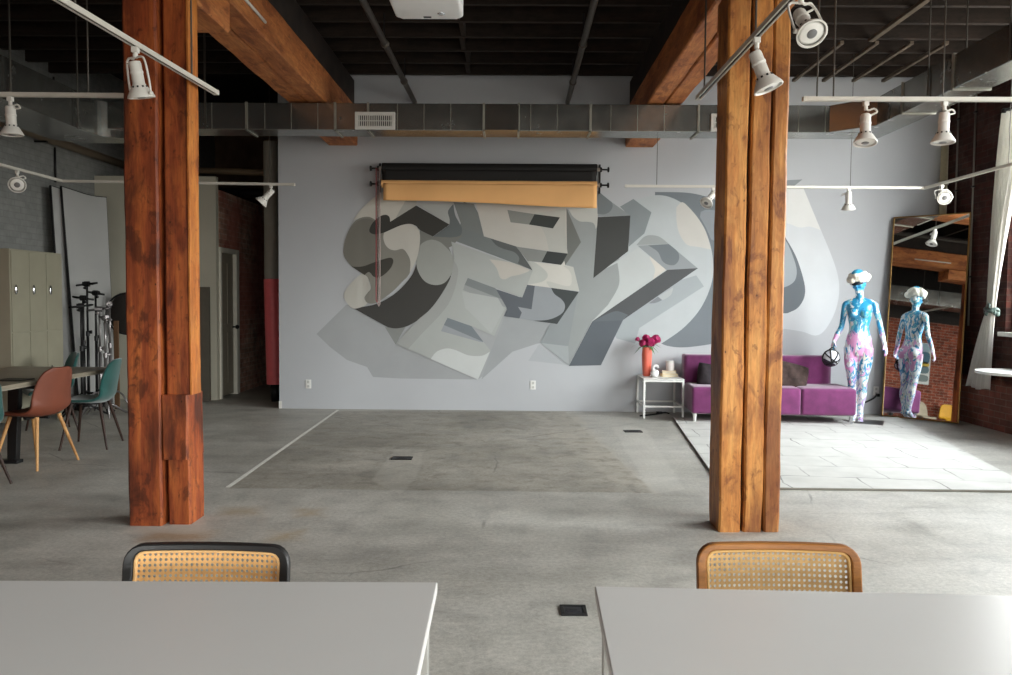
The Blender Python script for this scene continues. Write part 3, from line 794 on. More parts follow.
# ------------------------------------------------------------------ track lighting
M_track = plain('track_white', rgb(206,202,192), .45, var=.02)
M_slot = plain('track_slot_black', rgb(16,16,16), .5)
M_lamp = plain('lamp_white', rgb(222,219,212), .4, var=.02, spec=.5)
M_lens = plain('lamp_lens', rgb(234,232,226), .25, var=.03, spec=.6)
def track(label, pts, rods, group=None):
    pts = [Vector(p) for p in pts]
    t = thing('light_track', label, 'light track', pts[0])
    w, h = .017, .014
    for a, c in zip(pts, pts[1:]):
        d = (c-a).normalized(); n = Vector((0,0,1)).cross(d)
        p = MB()
        for s0, s1, z0, z1 in ((-w, w, .006, h), (-w, -w+.008, -h, .006), (w-.008, w, -h, .006)):
            p.prism([a+n*s0+Vector((0,0,z0)), a+n*s1+Vector((0,0,z0)), a+n*s1+Vector((0,0,z1)), a+n*s0+Vector((0,0,z1))], c-a)
        p.build('rail', M_track, t, world=True)
        p = MB(); p.prism([a+n*(-w+.008)+Vector((0,0,-h+.006)), a+n*(w-.008)+Vector((0,0,-h+.006)), a+n*(w-.008)+Vector((0,0,.006)), a+n*(-w+.008)+Vector((0,0,.006))], c-a)
        p.build('slot', M_slot, t, world=True)
    for e, q in ((pts[0], pts[1]), (pts[-1], pts[-2])):
        d = (e-q).normalized(); p = MB(); m = d.to_track_quat('X', 'Z').to_matrix()
        p.obox(e+d*.012, (.024, .038, .032), m); p.build('end_cap', M_track, t, world=True, bevel=.003)
    for f in rods:
        p = MB(); q = pts[0].lerp(pts[1], f) if f <= 1 else pts[1].lerp(pts[2], f-1)
        p.tube([q+Vector((0,0,.014)), Vector((q.x, q.y, 4.34))], .0035 if pts[0].y > 6 else .006, 6); p.build('suspension_rod', plain('rod_grey', rgb(84,80,74), .5, .4) if 'rod_grey' not in bpy.data.materials else bpy.data.materials['rod_grey'], t, world=True)
    return t

def lamp(label, at, aim, kind='hook', scale=1.0, drop=.10, group='white track spotlights'):
    """at: point on the track's underside; aim: direction the lamp points"""
    at = Vector(at); aim = Vector(aim).normalized()
    t = thing('track_spotlight', label, 'spotlight', at, 0, group)
    s = scale
    M = aim.to_track_quat('Z', 'X').to_matrix()
    side = Vector((0,0,1)).cross(aim)
    if side.length < .2: side = Vector((1,0,0))
    side.normalize()
    c = Vector((0,0,-drop)) + aim*(.085*s)          # pivot of the lamp head
    a = MB(); a.obox((0,0,-.014), (.034,.034,.03)); a.lathe([(.013,0),(.013,.03)], (0,0,-.058), (0,0,1), 12)
    a.build('adapter', M_lamp, t, bevel=.003)
    back = c - aim*(.10*s)
    # head: socket neck and flared bell
    h = MB()
    h.lathe([(.012*s,-.115*s),(.030*s,-.112*s),(.034*s,-.10*s),(.0345*s,.012*s),(.040*s,.024*s),(.056*s,.050*s),(.071*s,.074*s),(.077*s,.086*s),(.078*s,.094*s),(.070*s,.096*s),(.067*s,.088*s)], c, aim, 28, cap=False)
    h.lathe([(.034*s,-.06*s),(.037*s,-.055*s),(.037*s,-.045*s),(.034*s,-.04*s)], c, aim, 28, cap=False)
    hd = h.build('shade', M_lamp, t, smooth=True, angle=40)
    l_ = MB(); l_.lathe([(.0685*s,.084*s),(.05*s,.091*s),(.03*s,.093*s),(.004*s,.094*s)], c, aim, 24, cap=True); l_.build('lens', M_lens, t, smooth=True)
    l_ = MB(); l_.lathe([(.026*s,.0935*s),(.02*s,.097*s),(.002*s,.0985*s)], c, aim, 20, cap=True); l_.build('lens_cap', plain('lamp_inner_grey', rgb(120,120,120), .3) if 'lamp_inner_grey' not in bpy.data.materials else bpy.data.materials['lamp_inner_grey'], t, smooth=True)
    v_ = MB()
    u = M @ Vector((1,0,0)); w_ = M @ Vector((0,1,0))
    for k in range(10):
        an = 2*PI*k/10; n = u*math.cos(an)+w_*math.sin(an)
        mm = Matrix((u*-math.sin(an)+w_*math.cos(an), n, aim)).transposed()
        v_.obox(c+n*(.0455*s)+aim*(.034*s), (.010*s, .004*s, .016*s), mm)
    v_.build('vent_slots', M_slot, t)
    y = MB()
    if kind == 'yoke':
        pl = [c+side*(.082*s)*sg+aim*(.075*s) for sg in (-1, 1)]
        top = Vector((0,0,-.055))
        pts = [pl[0], pl[0]*.55+(Vector((0,0,-.06))+side*(-.082*s))*.45, Vector((0,0,-.064))+side*(-.066*s), top, Vector((0,0,-.064))+side*(.066*s), pl[1]*.55+(Vector((0,0,-.06))+side*(.082*s))*.45, pl[1]]
        y.tube(catmull(pts, 6, closed=False), .0062*s, 8)
        for sg in (-1, 1): y.lathe([(.012*s,-.012*s),(.012*s,.006*s)], c+side*(.078*s)*sg+aim*(.075*s), side, 12)
        y.build('yoke', M_lamp, t, smooth=True)
        y = MB()
    pts = [Vector((0,0,-.05)), Vector((0,0,-.06))+side*.02, Vector((0,0,-.052))+side*.052*s, Vector((0,0,-.075))+side*.07*s, (back+side*.055*s)*.6+Vector((0,0,-.085))*.4, back+side*.03*s, back]
    y.tube(catmull(pts, 6, closed=False), .006*s, 8)
    y.build('hook_arm', M_lamp, t, smooth=True)
    return t

def pick(A, B, px):
    """point on segment AB seen at column px"""
    best = None
    for i in range(401):
        q = Vector(A).lerp(Vector(B), i/400)
        d = RM.to_3x3().transposed() @ (q-CAMP)
        if d.z >= -1e-3: continue
        u = W_IMG/2 + d.x/-d.z*F
        if best is None or abs(u-px) < best[0]: best = (abs(u-px), q)
    return best[1]
low = Vector((0,0,-.016))

ZT = 2.84
# near left, running along the room
A1 = onX(215, 92, -2.0); A0 = A1+(onZ(61, 0, A1.z)-A1)*1.7
track('white light track running lengthwise past the left timber column', [A0, A1], [.45, .88])
q = pick(A0, A1, 135); lamp('white yoke spotlight in front of the upper left timber column', q+low, (.09,.2,-.95), 'yoke', .92, .10)
# near right
B1 = onX(699, 97, 1.24); B0 = B1+(onZ(789, 0, B1.z)-B1)*1.7
track('white light track running lengthwise past the right timber column', [B0, B1], [.58, .95])
q = pick(B0, B1, 757); lamp('white bell spotlight tilted right, in front of the upper right timber column', q+low, (.34,-.1,-.9), 'hook', 1.0, .10)
q = pick(B0, B1, 801); lamp('largest white yoke spotlight, beside the right column, lens towards the camera', q+low, (.10,-.66,-.72), 'yoke', .86, .11)
# cross tracks behind the columns
yT = 5.56
C0 = onY(-60, 94, yT); C1 = onY(165, 96, yT)
track('white light track crossing behind the left timber column', [C0, C1], [.2, .66])
q = pick(C0, C1, 10); lamp('white bell spotlight at the far left end, hanging straight down', q+low, (.03,.02,-1), 'hook', .95, .09)
D0_ = onY(806, 99, yT); D1_ = onY(1080, 99.8, yT)
track('white light track crossing in front of the right-hand brick wall', [D0_, D1_], [.04, .1, .5])
q = pick(D0_, D1_, 866); lamp('white bell spotlight left of two on the upper right cross track', q+low, (-.08,-.22,-.97), 'hook', 1.0, .115)
q = pick(D0_, D1_, 945); lamp('white bell spotlight right of two on the upper right cross track', q+low, (-.05,-.06,-1), 'hook', 1.0, .10)
# far L-shaped tracks
yF = 9.43
E2 = onY(293, 184.5, yF); E1 = onY(62, 181, yF); E0 = Vector((E1.x, 6.8, E1.z))
track('far white light track, crossing the corridor and turning along the lockers', [E0, E1, E2], [.3, 1.35, 1.9])
q = pick(E1, E2, 271); lamp('small far white spotlight in front of the corridor opening', q+low, (-.62,-.1,-.7), 'hook', 1.0, .07)
q = pick(E0, E1, 17); lamp('small far white spotlight on the wall above the lockers', q+low, (.45,-.75,-.35), 'hook', 1.1, .10)
F0 = onY(627, 186, yF); F1 = onY(925, 188, yF); F2 = Vector((F1.x, 6.8, F1.z))
track('far white light track over the sofa, turning along the brick wall', [F0, F1, F2], [.1, .75, 1.6])
q = pick(F0, F1, 713); lamp('small far white spotlight at the left edge of the right timber column', q+low, (-.5,-.45,-.6), 'hook', 1.0, .07)
q = pick(F0, F1, 849); lamp('small far white spotlight above the painted mannequin', q+low, (.12,.25,-.9), 'hook', 1.0, .06)
q = pick(F1, F2, 942); lamp('small far white yoke spotlight above the leaning mirror', q+low, (-.25,-.85,-.35), 'yoke', 1.0, .10)

# ------------------------------------------------------------------ projector
zp = 3.0
q = onZ(430, 20, zp)
pr = thing('ceiling_projector', 'white projector hanging from the dark ceiling at the top of the picture', 'projector', (q.x, q.y-.15, zp))
p = MB()
w, d, h = .185, .15, .06
loop = [(-w, d-.03), (-w+.03, d), (w-.03, d), (w, d-.03), (w, -d+.02), (w-.02, -d), (-w+.02, -d), (-w, -d+.02)]
rings = []
for z_, s_ in ((0, .94), (.012, 1.0), (.09, 1.0), (.105, .96)):
    rings.append([p.bm.verts.new((x*s_, y*s_, z_)) for x, y in loop])
for A_, B_ in zip(rings, rings[1:]):
    for k in range(8): p.bm.faces.new([A_[k], A_[(k+1)%8], B_[(k+1)%8], B_[k]])
p.bm.faces.new(rings[0][::-1]); p.bm.faces.new(rings[-1])
p.build('casing', plain('projector_white', rgb(226,226,226), .4, var=.02), pr, bevel=.012, seg=3, smooth=True, angle=50)
p = MB(); p.box(-.03, .012, d-.055, d-.035, -.002, .002); p.build('badge', M_black, pr)
p = MB(); p.lathe([(.02,0),(.02,.006),(.012,.01)], (.07, .05, .003), (0,0,-1), 16); p.build('foot', M_chrome, pr, smooth=True)
p = MB(); p.lathe([(.035,0),(.035,.02),(.028,.022)], (.07, -d, .05), (0,-1,0), 20); p.build('lens', M_black, pr, smooth=True)
p = MB(); p.tube([(0,0,.1),(0,0,1.74)], .022, 12); p.lathe([(.09,0),(.09,.015)], (0,0,1.2), (0,0,1), 16)
p.obox((0,0,.12),(.16,.16,.012)); p.build('ceiling_mount', M_white, pr, smooth=True, angle=40)
# ------------------------------------------------------------------ floor details
p = MB(); a = onZ(338, 410); c = onZ(227.5, 487.5); d = (c-a).normalized(); n = Vector((-d.y, d.x, 0))*.018
p.prism([a+n+Vector((0,0,.0005)), a-n+Vector((0,0,.0005)), c-n+Vector((0,0,.0005)), c+n+Vector((0,0,.0005))], (0,0,.001))
tag(p.build('floor_tape', plain('white_tape', rgb(228,226,216), .6, var=.1, scale=8)), 'long straight white tape line stuck on the concrete floor', 'tape')
M_fbox = plain('floor_box_metal', rgb(58,58,62), .45, .5, var=.15)
for px, py, w, d, lab in ((402, 458.5, .19, .13, 'dark floor box cover in the pale patch, left of centre of the floor'), (633, 431.5, .20, .13, 'dark floor box cover farthest away, in front of the white side table'), (573.5, 611, .125, .125, 'dark floor box cover nearest the camera, between the two white tables')):
    q = onZ(px, py)
    o = thing('floor_box', lab, 'floor outlet', (q.x, q.y, 0), 0, 'floor boxes')
    p = MB(); t = .018
    p.box(-w/2, w/2, -d/2, -d/2+t, 0, .008); p.box(-w/2, w/2, d/2-t, d/2, 0, .008); p.box(-w/2, -w/2+t, -d/2+t, d/2-t, 0, .008); p.box(w/2-t, w/2, -d/2+t, d/2-t, 0, .008)
    p.build('frame', M_blackmetal, o, bevel=.002)
    p = MB(); p.box(-w/2+t, w/2-t, -d/2+t, d/2-t, 0, .005); p.box(-w/4, w/4, -d/6, d/6, .005, .0075); p.build('lid', M_fbox, o, bevel=.0015)
    p = MB(); p.box(-w/6, w/8, -.008, .008, .0075, .009); p.build('latch', M_blackmetal, o)

# ------------------------------------------------------------------ wall outlets
M_outlet = plain('outlet_plate', rgb(226,226,222), .4, var=.01)
def outlet(px, py, lab):
    q = onY(px, py, YB)
    o = thing('wall_outlet', lab, 'outlet', (q.x, YB-.001, q.z), 0, 'wall outlets')
    p = MB(); p.box(-.037, .037, -.006, 0, -.06, .06); p.build('cover_plate', M_outlet, o, bevel=.002)
    p = MB()
    for z in (-.028, .028): p.box(-.016, .016, -.009, -.005, z-.019, z+.019)
    p.build('socket', plain('outlet_socket', rgb(200,200,196), .4), o, bevel=.002)
    p = MB()
    for z in (-.028, .028):
        for x in (-.007, .007): p.box(x-.0015, x+.0015, -.0095, -.0085, z-.006, z+.006)
    p.build('slots', M_black, o)
    return o
outlet(308.5, 384, 'white wall outlet at the left end of the mural wall')
outlet(533, 385, 'white wall outlet under the middle of the mural')
ow = outlet(876, 391, 'white wall outlet with black plug behind the mannequin')
q = onY(877, 393, YB)
p = MB(); p.box(-.02, .02, -.05, -.008, -.045, -.005)
cord = thing('power_cord', 'black power cord plugged in behind the painted mannequin', 'cord', (q.x, YB, q.z))
p.build('plug', M_black, cord, bevel=.006)
pts = [onY(877, 394, YB-.05), onY(874, 398, YB-.10), onY(866, 402, YB-.14), onY(858, 405, YB-.16), onY(846, 407, YB-.17)]
p = MB(); p.tube(catmull(pts, 6, closed=False), .011, 8); p.build('cable', M_black, cord, world=True, smooth=True)
pts = [onY(684, 392, YB-.03), onY(683, 402, YB-.03)]
cord = thing('power_cord', 'black power cord lying under the white side table', 'cord', onZ(665, 415))
pts = [onZ(640, 416.5), onZ(655, 415), onZ(664, 413.2), onZ(669, 414.0)]
p = MB(); p.tube([Vector((q.x, q.y, .009)) for q in catmull(pts, 6, closed=False)], .009, 8); p.build('cable', M_black, cord, world=True, smooth=True)
q = onZ(660, 413.5); p = MB(); p.box(q.x-.05, q.x+.03, q.y-.02, q.y+.02, 0, .025); p.build('plug_strip', M_black, cord, world=True, bevel=.006)

# ------------------------------------------------------------------ paper backdrops on the mural wall
yb = YB-.16
def roll(name, lab, zc, x0, x1, r, col, sheet_z, sheet_y, parent_none=None, hang=.0):
    o = thing(name, lab, 'backdrop', ((x0+x1)/2, yb, zc), 0, 'paper backdrop rolls')
    m = plain(name+'_paper_'+('b' if col[0] < .1 else 't'), col, .75, var=.05, scale=2)
    p = MB(); p.lathe([(r, 0), (r, x1-x0)], (x0, yb+hang, zc), (1,0,0), 28); p.build('paper_roll', m, o, world=True, smooth=True, angle=40)
    p = MB(); p.lathe([(.026,-.055),(.026,x1-x0+.055)], (x0, yb, zc), (1,0,0), 16); p.build('core_tube', plain('core_tube_grey', rgb(150,140,130), .6) if 'core_tube_grey' not in bpy.data.materials else bpy.data.materials['core_tube_grey'], o, world=True, smooth=True, angle=40)
    return o, m
def wallrow(px, py): return onY(px, py, yb)
xl = wallrow(382, 170).x; xr = wallrow(597, 170).x
ZBK = wallrow(490, 169).z; ZTN = wallrow(490, 184.5).z
o, m = roll('paper_backdrop', 'black paper backdrop roll hung on the mural wall, above the tan one', ZBK, xl, xr, .075, rgb(24,22,21), 0, 0, hang=.035)
p = MB()
zb0 = wallrow(490, 183).z
def fn(u, v): 
    x = xl+.01+(xr-xl-.02)*u; z = ZBK-.02 + (zb0-ZBK+.02)*v
    return (x, yb-.040+.003*math.sin(u*22), z)
p.grid(fn, 40, 6); p.build('paper_sheet', m, o, world=True, smooth=True, solid=.003)
o2, m2 = roll('paper_backdrop', 'tan paper backdrop roll with loose sheet hanging, below the black one', ZTN, xl+.0, xr, .05, rgb(238,182,120), 0, 0, hang=-.015)
p = MB()
zl, zr_ = wallrow(390, 201).z, wallrow(590, 208).z
def fn(u, v):
    x = xl+.03+(xr-xl-.035)*u; ze = zl+(zr_-zl)*u+.012*math.sin(u*5)
    z = ZTN + (ze-ZTN)*v
    return (x, yb-.066 -.02*math.sin(v*PI*.9) + .004*math.sin(u*17+v*2), z)
p.grid(fn, 48, 10); p.build('paper_sheet', m2, o2, world=True, smooth=True, solid=.003)
for side, x in (('left', xl-.05), ('right', xr+.05)):
    sg = -1 if side == 'left' else 1
    br = thing('backdrop_bracket', 'black wall bracket with knobs at the %s end of the paper rolls' % side, 'bracket', (x, YB, ZTN))
    p = MB(); p.box(x-.012, x+.012, YB-.02, YB-.001, ZTN-.09, ZBK+.09); p.build('wall_plate', M_blackmetal, br, world=True)
    for z in (ZBK, ZTN):
        p = MB(); p.tube([(x, YB-.01, z), (x, yb-.01, z)], .012, 8); p.build('arm', M_blackmetal, br, world=True)
        p = MB(); p.lathe([(.03,-.012),(.03,.012)], (x, yb, z), (1,0,0), 14); p.lathe([(.011, .0), (.011, .09)], (x, yb, z), (sg,0,0), 12); p.lathe([(.03,.085),(.034,.09),(.034,.105),(.02,.11)], (x, yb, z), (sg,0,0), 14)
        p.build('knob', M_black, br, world=True, smooth=True, angle=40)
    if side == 'left':
        for dx, c, yp, zz in ((-.008, rgb(150,70,74), 300, 0), (.016, rgb(176,160,156), 304, 1)):
            pz = onY(376, yp, yb).z
            p = MB()
            p.tube([(x+dx-.012, yb-.035, ZBK), (x+dx-.012, yb-.035, pz), (x+dx, yb-.035, pz-.03), (x+dx+.012, yb-.035, pz), (x+dx+.012, yb-.035, ZBK)], .007, 6)
            p.build('pull_cord', plain('cord_%d' % zz, c, .6), br, world=True, smooth=True)

# ------------------------------------------------------------------ front tables
M_top = plain('table_white_laminate', rgb(203,200,196), .32, var=.012, scale=3, spec=.45)
M_leg = plain('table_leg_white', rgb(172,170,164), .4, var=.02)
def desk(lab, x0, x1, y0, y1, z1, tilt=0):
    o = thing('table', lab, 'table', ((x0+x1)/2, (y0+y1)/2, 0), tilt)
    hw, hd = (x1-x0)/2, (y1-y0)/2
    p = MB(); p.box(-hw, hw, -hd, hd, z1-.028, z1); p.build('tabletop', M_top, o, bevel=.003)
    for sx in (-1, 1):
        p = MB(); x = sx*(hw-.03)
        for y in (-hd+.10, hd-.17): p.box(x-.022, x+.022, y-.022, y+.022, 0, z1-.03)
        p.box(x-.022, x+.022, -hd+.122, hd-.192, .0, .03); p.box(x-.022, x+.022, -hd+.122, hd-.192, z1-.06, z1-.0285)
        p.build('leg_frame', M_leg, o, bevel=.003)
    p = MB(); p.box(-hw+.055, hw-.055, -.02, .02, z1-.07, z1-.029); p.build('crossbar', M_leg, o)
    return o
a = onZ(437.5, 582, .75); bq = onZ(594.5, 586, .75)
desk('white table in the left foreground, tucked against the black-framed cane chair', a.x-1.591, a.x+.009, a.y-.798, a.y-.018, .75, math.radians(1.3))
desk('white table in the right foreground, tucked against the brown wood-framed cane chair', bq.x-.0116, bq.x+1.688, bq.y-.805, bq.y-.025, .75, math.radians(-1.7))

# ------------------------------------------------------------------ cane chairs
def cane_chair(lab, x, y, mf, mc, mp):
    o = thing('cane_chair', lab, 'chair', (x, y, 0), 0)
    hw = .235
    # seated person faces -Y (towards the camera); back is at +Y
    def bx(u, v):       # curved backrest surface, u in -1..1, v height 0..1
        z = .455+.315*v
        return Vector((hw*u, .215 + .05*v - .022*u*u , z))
    def rr(uw, v0, v1, rad, n=6):
        pts = []
        cw, ch = uw, (v1-v0)*.5
        for cx, cy, a0 in ((uw-rad/ hw, v1-rad/.315, 0), (-uw+rad/hw, v1-rad/.315, PI/2), (-uw+rad/hw, v0+rad/.315, PI), (uw-rad/hw, v0+rad/.315, 1.5*PI)):
            for k in range(n+1):
                t = a0+PI/2*k/n
                pts.append((cx+rad/hw*math.cos(t), cy+rad/.315*math.sin(t)))
        # subdivide the long edges
        out = []
        for p_, q_ in zip(pts, pts[1:]+pts[:1]):
            d = math.hypot((q_[0]-p_[0])*hw, (q_[1]-p_[1])*.315); k = max(1, int(d/.03))
            for i in range(k): out.append((p_[0]+(q_[0]-p_[0])*i/k, p_[1]+(q_[1]-p_[1])*i/k))
        return out
    N_ = 96
    def resample(L, n):
        L = L+[L[0]]; d = [0]
        for p_, q_ in zip(L, L[1:]): d.append(d[-1]+math.hypot((q_[0]-p_[0])*hw, (q_[1]-p_[1])*.315))
        out = []; j = 0
        for i in range(n):
            t = d[-1]*i/n
            while d[j+1] < t: j += 1
            f = (t-d[j])/max(1e-9, d[j+1]-d[j]); out.append((L[j][0]+(L[j+1][0]-L[j][0])*f, L[j][1]+(L[j+1][1]-L[j][1])*f))
        return out
    def band(outer, inner, th, mat, name, yo=0):
        p = MB(); rings = []
        for (L, dy) in ((outer, -th/2), (outer, th/2), (inner, th/2), (inner, -th/2)):
            rings.append([p.bm.verts.new(bx(*q)+Vector((0, dy+yo, 0))) for q in L])
        n = len(outer)
        for i in range(4):
            A_, B_ = rings[i], rings[(i+1)%4]
            for k in range(n): p.bm.faces.new([A_[k], A_[(k+1)%n], B_[(k+1)%n], B_[k]])
        return p.build(name, mat, o, bevel=.004, smooth=True, angle=50)
    L0 = resample(rr(1.0, 0, 1.0, .05), N_); L1 = resample(rr(.885, .065, .94, .028), N_); L2 = resample(rr(.845, .088, .915, .022), N_)
    band(L0, L1, .026, mf, 'back_frame')
    band(L1, L2, .012, mp, 'cane_edging', -.004)
    def cane(fn, nx, ny, name):
        p = MB(); g = {}
        def V(i, j):
            if (i, j) not in g: g[(i, j)] = p.bm.verts.new(fn(i/nx, j/ny))
            return g[(i, j)]
        for i in range(nx):
            for j in range(ny):
                cor = [(i,j),(i+.5,j),(i+1,j),(i+1,j+.5),(i+1,j+1),(i+.5,j+1),(i,j+1),(i,j+.5)]
                hr = .30
                inn = []
                for k in range(8):
                    an = -3*PI/4 + k*PI/4
                    inn.append(p.bm.verts.new(fn((i+.5+hr*math.cos(an))/nx, (j+.5+hr*math.sin(an))/ny)))
                for k in range(8):
                    p.bm.faces.new([V(*cor[k]), V(*cor[(k+1)%8]), inn[(k+1)%8], inn[k]])
        return p.build(name, mc, o, solid=.0022)
    def fb(u, v): return bx(-.865+1.73*u, .075+.85*v)
    cane(fb, 28, 18, 'woven_cane_back')
    # seat: rounded frame with cane
    p = MB()
    def srr(w, d, r, z):
        out = []
        for cx, cy, a0 in ((w-r, d-r, 0), (-w+r, d-r, PI/2), (-w+r, -d+r, PI), (w-r, -d+r, 1.5*PI)):
            for k in range(7):
                t = a0+PI/2*k/6; out.append(Vector((cx+r*math.cos(t), cy+r*math.sin(t), z)))
        return out
    rg = [srr(.235,.225,.06,.43), srr(.235,.225,.06,.462), srr(.185,.175,.04,.462), srr(.185,.175,.04,.43)]
    rv = [[p.bm.verts.new(q) for q in r_] for r_ in rg]
    for i in range(4):
        for k in range(28): p.bm.faces.new([rv[i][k], rv[i][(k+1)%28], rv[(i+1)%4][(k+1)%28], rv[(i+1)%4][k]])
    p.build('seat_frame', mf, o, bevel=.004)
    cane(lambda u, v: Vector((-.188+.376*u, -.178+.356*v, .452)), 20, 19, 'woven_cane_seat')
    # cantilever tube frame, in two halves with the floor bar
    p = MB()
    half = []
    for sx in (-1, 1):
        x_ = sx*.212
        half.append([Vector((x_, .265, .60)), Vector((x_, .255, .55)), Vector((x_, .245, .47)), Vector((x_, .21, .425)), Vector((x_, .16, .418)), Vector((x_, -.20, .418)), Vector((x_, -.25, .40)), Vector((x_, -.262, .35)), Vector((x_, -.262, .07)), Vector((x_, -.25, .024)), Vector((x_, -.20, .0125)), Vector((x_, .20, .0125)), Vector((x_*.93, .232, .0125))])
    path = half[0]+[Vector((0, .236, .0125))]+half[1][::-1]
    p.tube(catmull(path, 5, closed=False), .0118, 12)
    p.build('tube_frame', M_chrome, o, smooth=True)
    return o
M_bframe = plain('chair_black_wood', rgb(30,29,29), .42, var=.12, spec=.5)
M_wframe = wood('chair_beech', 0, rgb(172,116,58), rgb(146,94,44), rgb(112,68,32), .2, .45, 1.2, 8)
M_cane1 = plain('cane_honey', rgb(224,174,112), .6, var=.10, scale=40)
M_cane2 = plain('cane_straw', rgb(174,138,86), .6, var=.12, scale=40)
M_pipe1 = plain('cane_edging_honey', rgb(224,178,120), .6, var=.05)
M_pipe2 = plain('cane_edging_straw', rgb(186,146,88), .6, var=.06)
q = onY(206, 543, 2.28); zt = q.z
cane_chair('black-framed cane chair behind the left foreground table', onY(206, 543, 2.25).x+.014, 1.985, M_bframe, M_cane1, M_pipe1)
cane_chair('brown wood-framed cane chair behind the right foreground table', onY(780, 545, 2.31).x-.012, 2.05, M_wframe, M_cane2, M_pipe2)

# ------------------------------------------------------------------ dining group on the left
M_dtop = plain('dining_top_grey_brown', rgb(136,128,112), .4, var=.12, scale=3)
tx0, tx1, ty0, ty1 = -5.15, -4.10, 5.15, 8.15
o = thing('dining_table', 'long grey-brown dining table at the left edge with black steel legs', 'table', ((tx0+tx1)/2, (ty0+ty1)/2, 0))
p = MB(); p.box(tx0, tx1, ty0, ty1, .718, .75); p.build('tabletop', M_dtop, o, world=True, bevel=.006)
p = MB(); p.box(tx0+.004, tx1-.004, ty0+.004, ty1-.004, .708, .7175); p.build('underlay', plain('table_under', rgb(150,142,128), .6), o, world=True)
for y in (5.7, 6.95):
    p = MB()
    for sx in (-1, 1):
        xc = (tx0+tx1)/2
        p.prism([(xc+sx*.21-.04, y-.03, .02), (xc+sx*.21+.04, y-.03, .02), (xc+sx*.24+.05, y-.03, .706), (xc+sx*.24-.05, y-.03, .706)], (0,.06,0))
    p.box((tx0+tx1)/2-.27, (tx0+tx1)/2+.27, y-.045, y+.045, 0, .03); p.box((tx0+tx1)/2-.44, (tx0+tx1)/2+.44, y-.03, y+.03, .66, .707)
    p.build('leg', M_blackmetal, o, world=True, bevel=.004)
p = MB(); q = onZ(14, 380, .751); p.box(q.x-.12, q.x+.12, q.y-.1, q.y+.1, .7505, .758)
tag(p.build('tablet', M_black, bevel=.004), 'thin dark flat tablet lying on the dining table', 'tablet')

def velvet(name, c):
    k = N(name); v = k.coord(); f = k.noise(k.coord((1,1,1)), 5, 5); 
    col = k.ramp(f, [(.3, tuple(x*.75 for x in c[:3])+(1,)), (.7, tuple(min(1, x*1.3) for x in c[:3])+(1,))])
    k.b.inputs['Sheen Weight'].default_value = .4
    k.bump(k.noise(v, 160, 3), .15, .002)
    return k.set(col, .85, 0, .2)
M_teal = velvet('teal_velvet', rgb(30,76,72))
M_brown = plain('brown_leather', rgb(116,62,44), .5, var=.12, scale=6, spec=.4)
M_lwood = wood('chair_light_leg', 2, rgb(214,170,116), rgb(196,146,92), rgb(160,112,66), .15, .5, 2, 6)
M_dleg = wood('chair_dark_leg', 2, rgb(70,48,38), rgb(54,37,30), rgb(34,24,20), .2, .5, 2, 7)
def shell_chair(lab, x, y, rz, ms, ml, grp):
    """faces local +Y"""
    o = thing('shell_chair', lab, 'chair', (x, y, 0), rz, grp)
    prof = [(.235,.425),(.225,.450),(.17,.458),(.06,.450),(-.06,.443),(-.14,.455),(-.185,.50),(-.205,.57),(-.222,.66),(-.24,.76),(-.253,.83),(-.258,.862)]
    wid =  [.185,.205,.222,.232,.236,.236,.234,.228,.218,.200,.160,.085]
    lift = [.0,.006,.014,.022,.034,.05,.05,.03,.01,0,0,0]
    fwd  = [0,0,0,0,0,.01,.03,.055,.06,.05,.03,.012]
    P = catmull([(a, c, 0) for a, c in prof], 3, closed=False); 
    def itp(L, t):
        t = min(max(t, 0), 1)*(len(L)-1); i = min(int(t), len(L)-2); return L[i]+(L[i+1]-L[i])*(t-i)
    n = len(P)-1
    def fn(u, v):
        s_ = -1+2*u; k = P[min(n, int(round(v*n)))]
        w = itp(wid, v); e = abs(s_)**2.2
        return (w*s_, k.x+itp(fwd, v)*e, k.y+itp(lift, v)*e)
    p = MB(); p.grid(fn, 16, n); p.build('seat_shell', ms, o, smooth=True, solid=.03, sub=1)
    for sx in (-1, 1):
        for yt, yb_ in ((.14, .21), (-.12, -.215)):
            p = MB(); p.tube([(sx*.13, yt, .435), (sx*.25, yb_, 0.0)], [.017, .010], 12); p.build('leg', ml, o, smooth=True, angle=40)
    p = MB(); p.box(-.13, .13, -.012, .012, .41, .43); p.box(-.012, .012, -.13, .14, .41, .43); p.build('under_frame', M_blackmetal, o)
    return o
G = 'chairs around the dining table'
shell_chair('brown leather shell chair with light wooden legs, at the near side of the dining table', -4.18, 6.90, math.radians(81), M_brown, M_lwood, G)
shell_chair('teal velvet shell chair with dark legs, right of the brown chair', -4.17, 7.80, math.radians(100), M_teal, M_dleg, G)
shell_chair('teal velvet shell chair with dark legs, behind the far end of the dining table', -5.02, 8.58, math.radians(130), M_teal, M_dleg, G)
shell_chair('teal shell chair cut off by the left picture edge, nearest the camera', -4.25, 6.06, math.radians(60), M_teal, M_dleg, G)

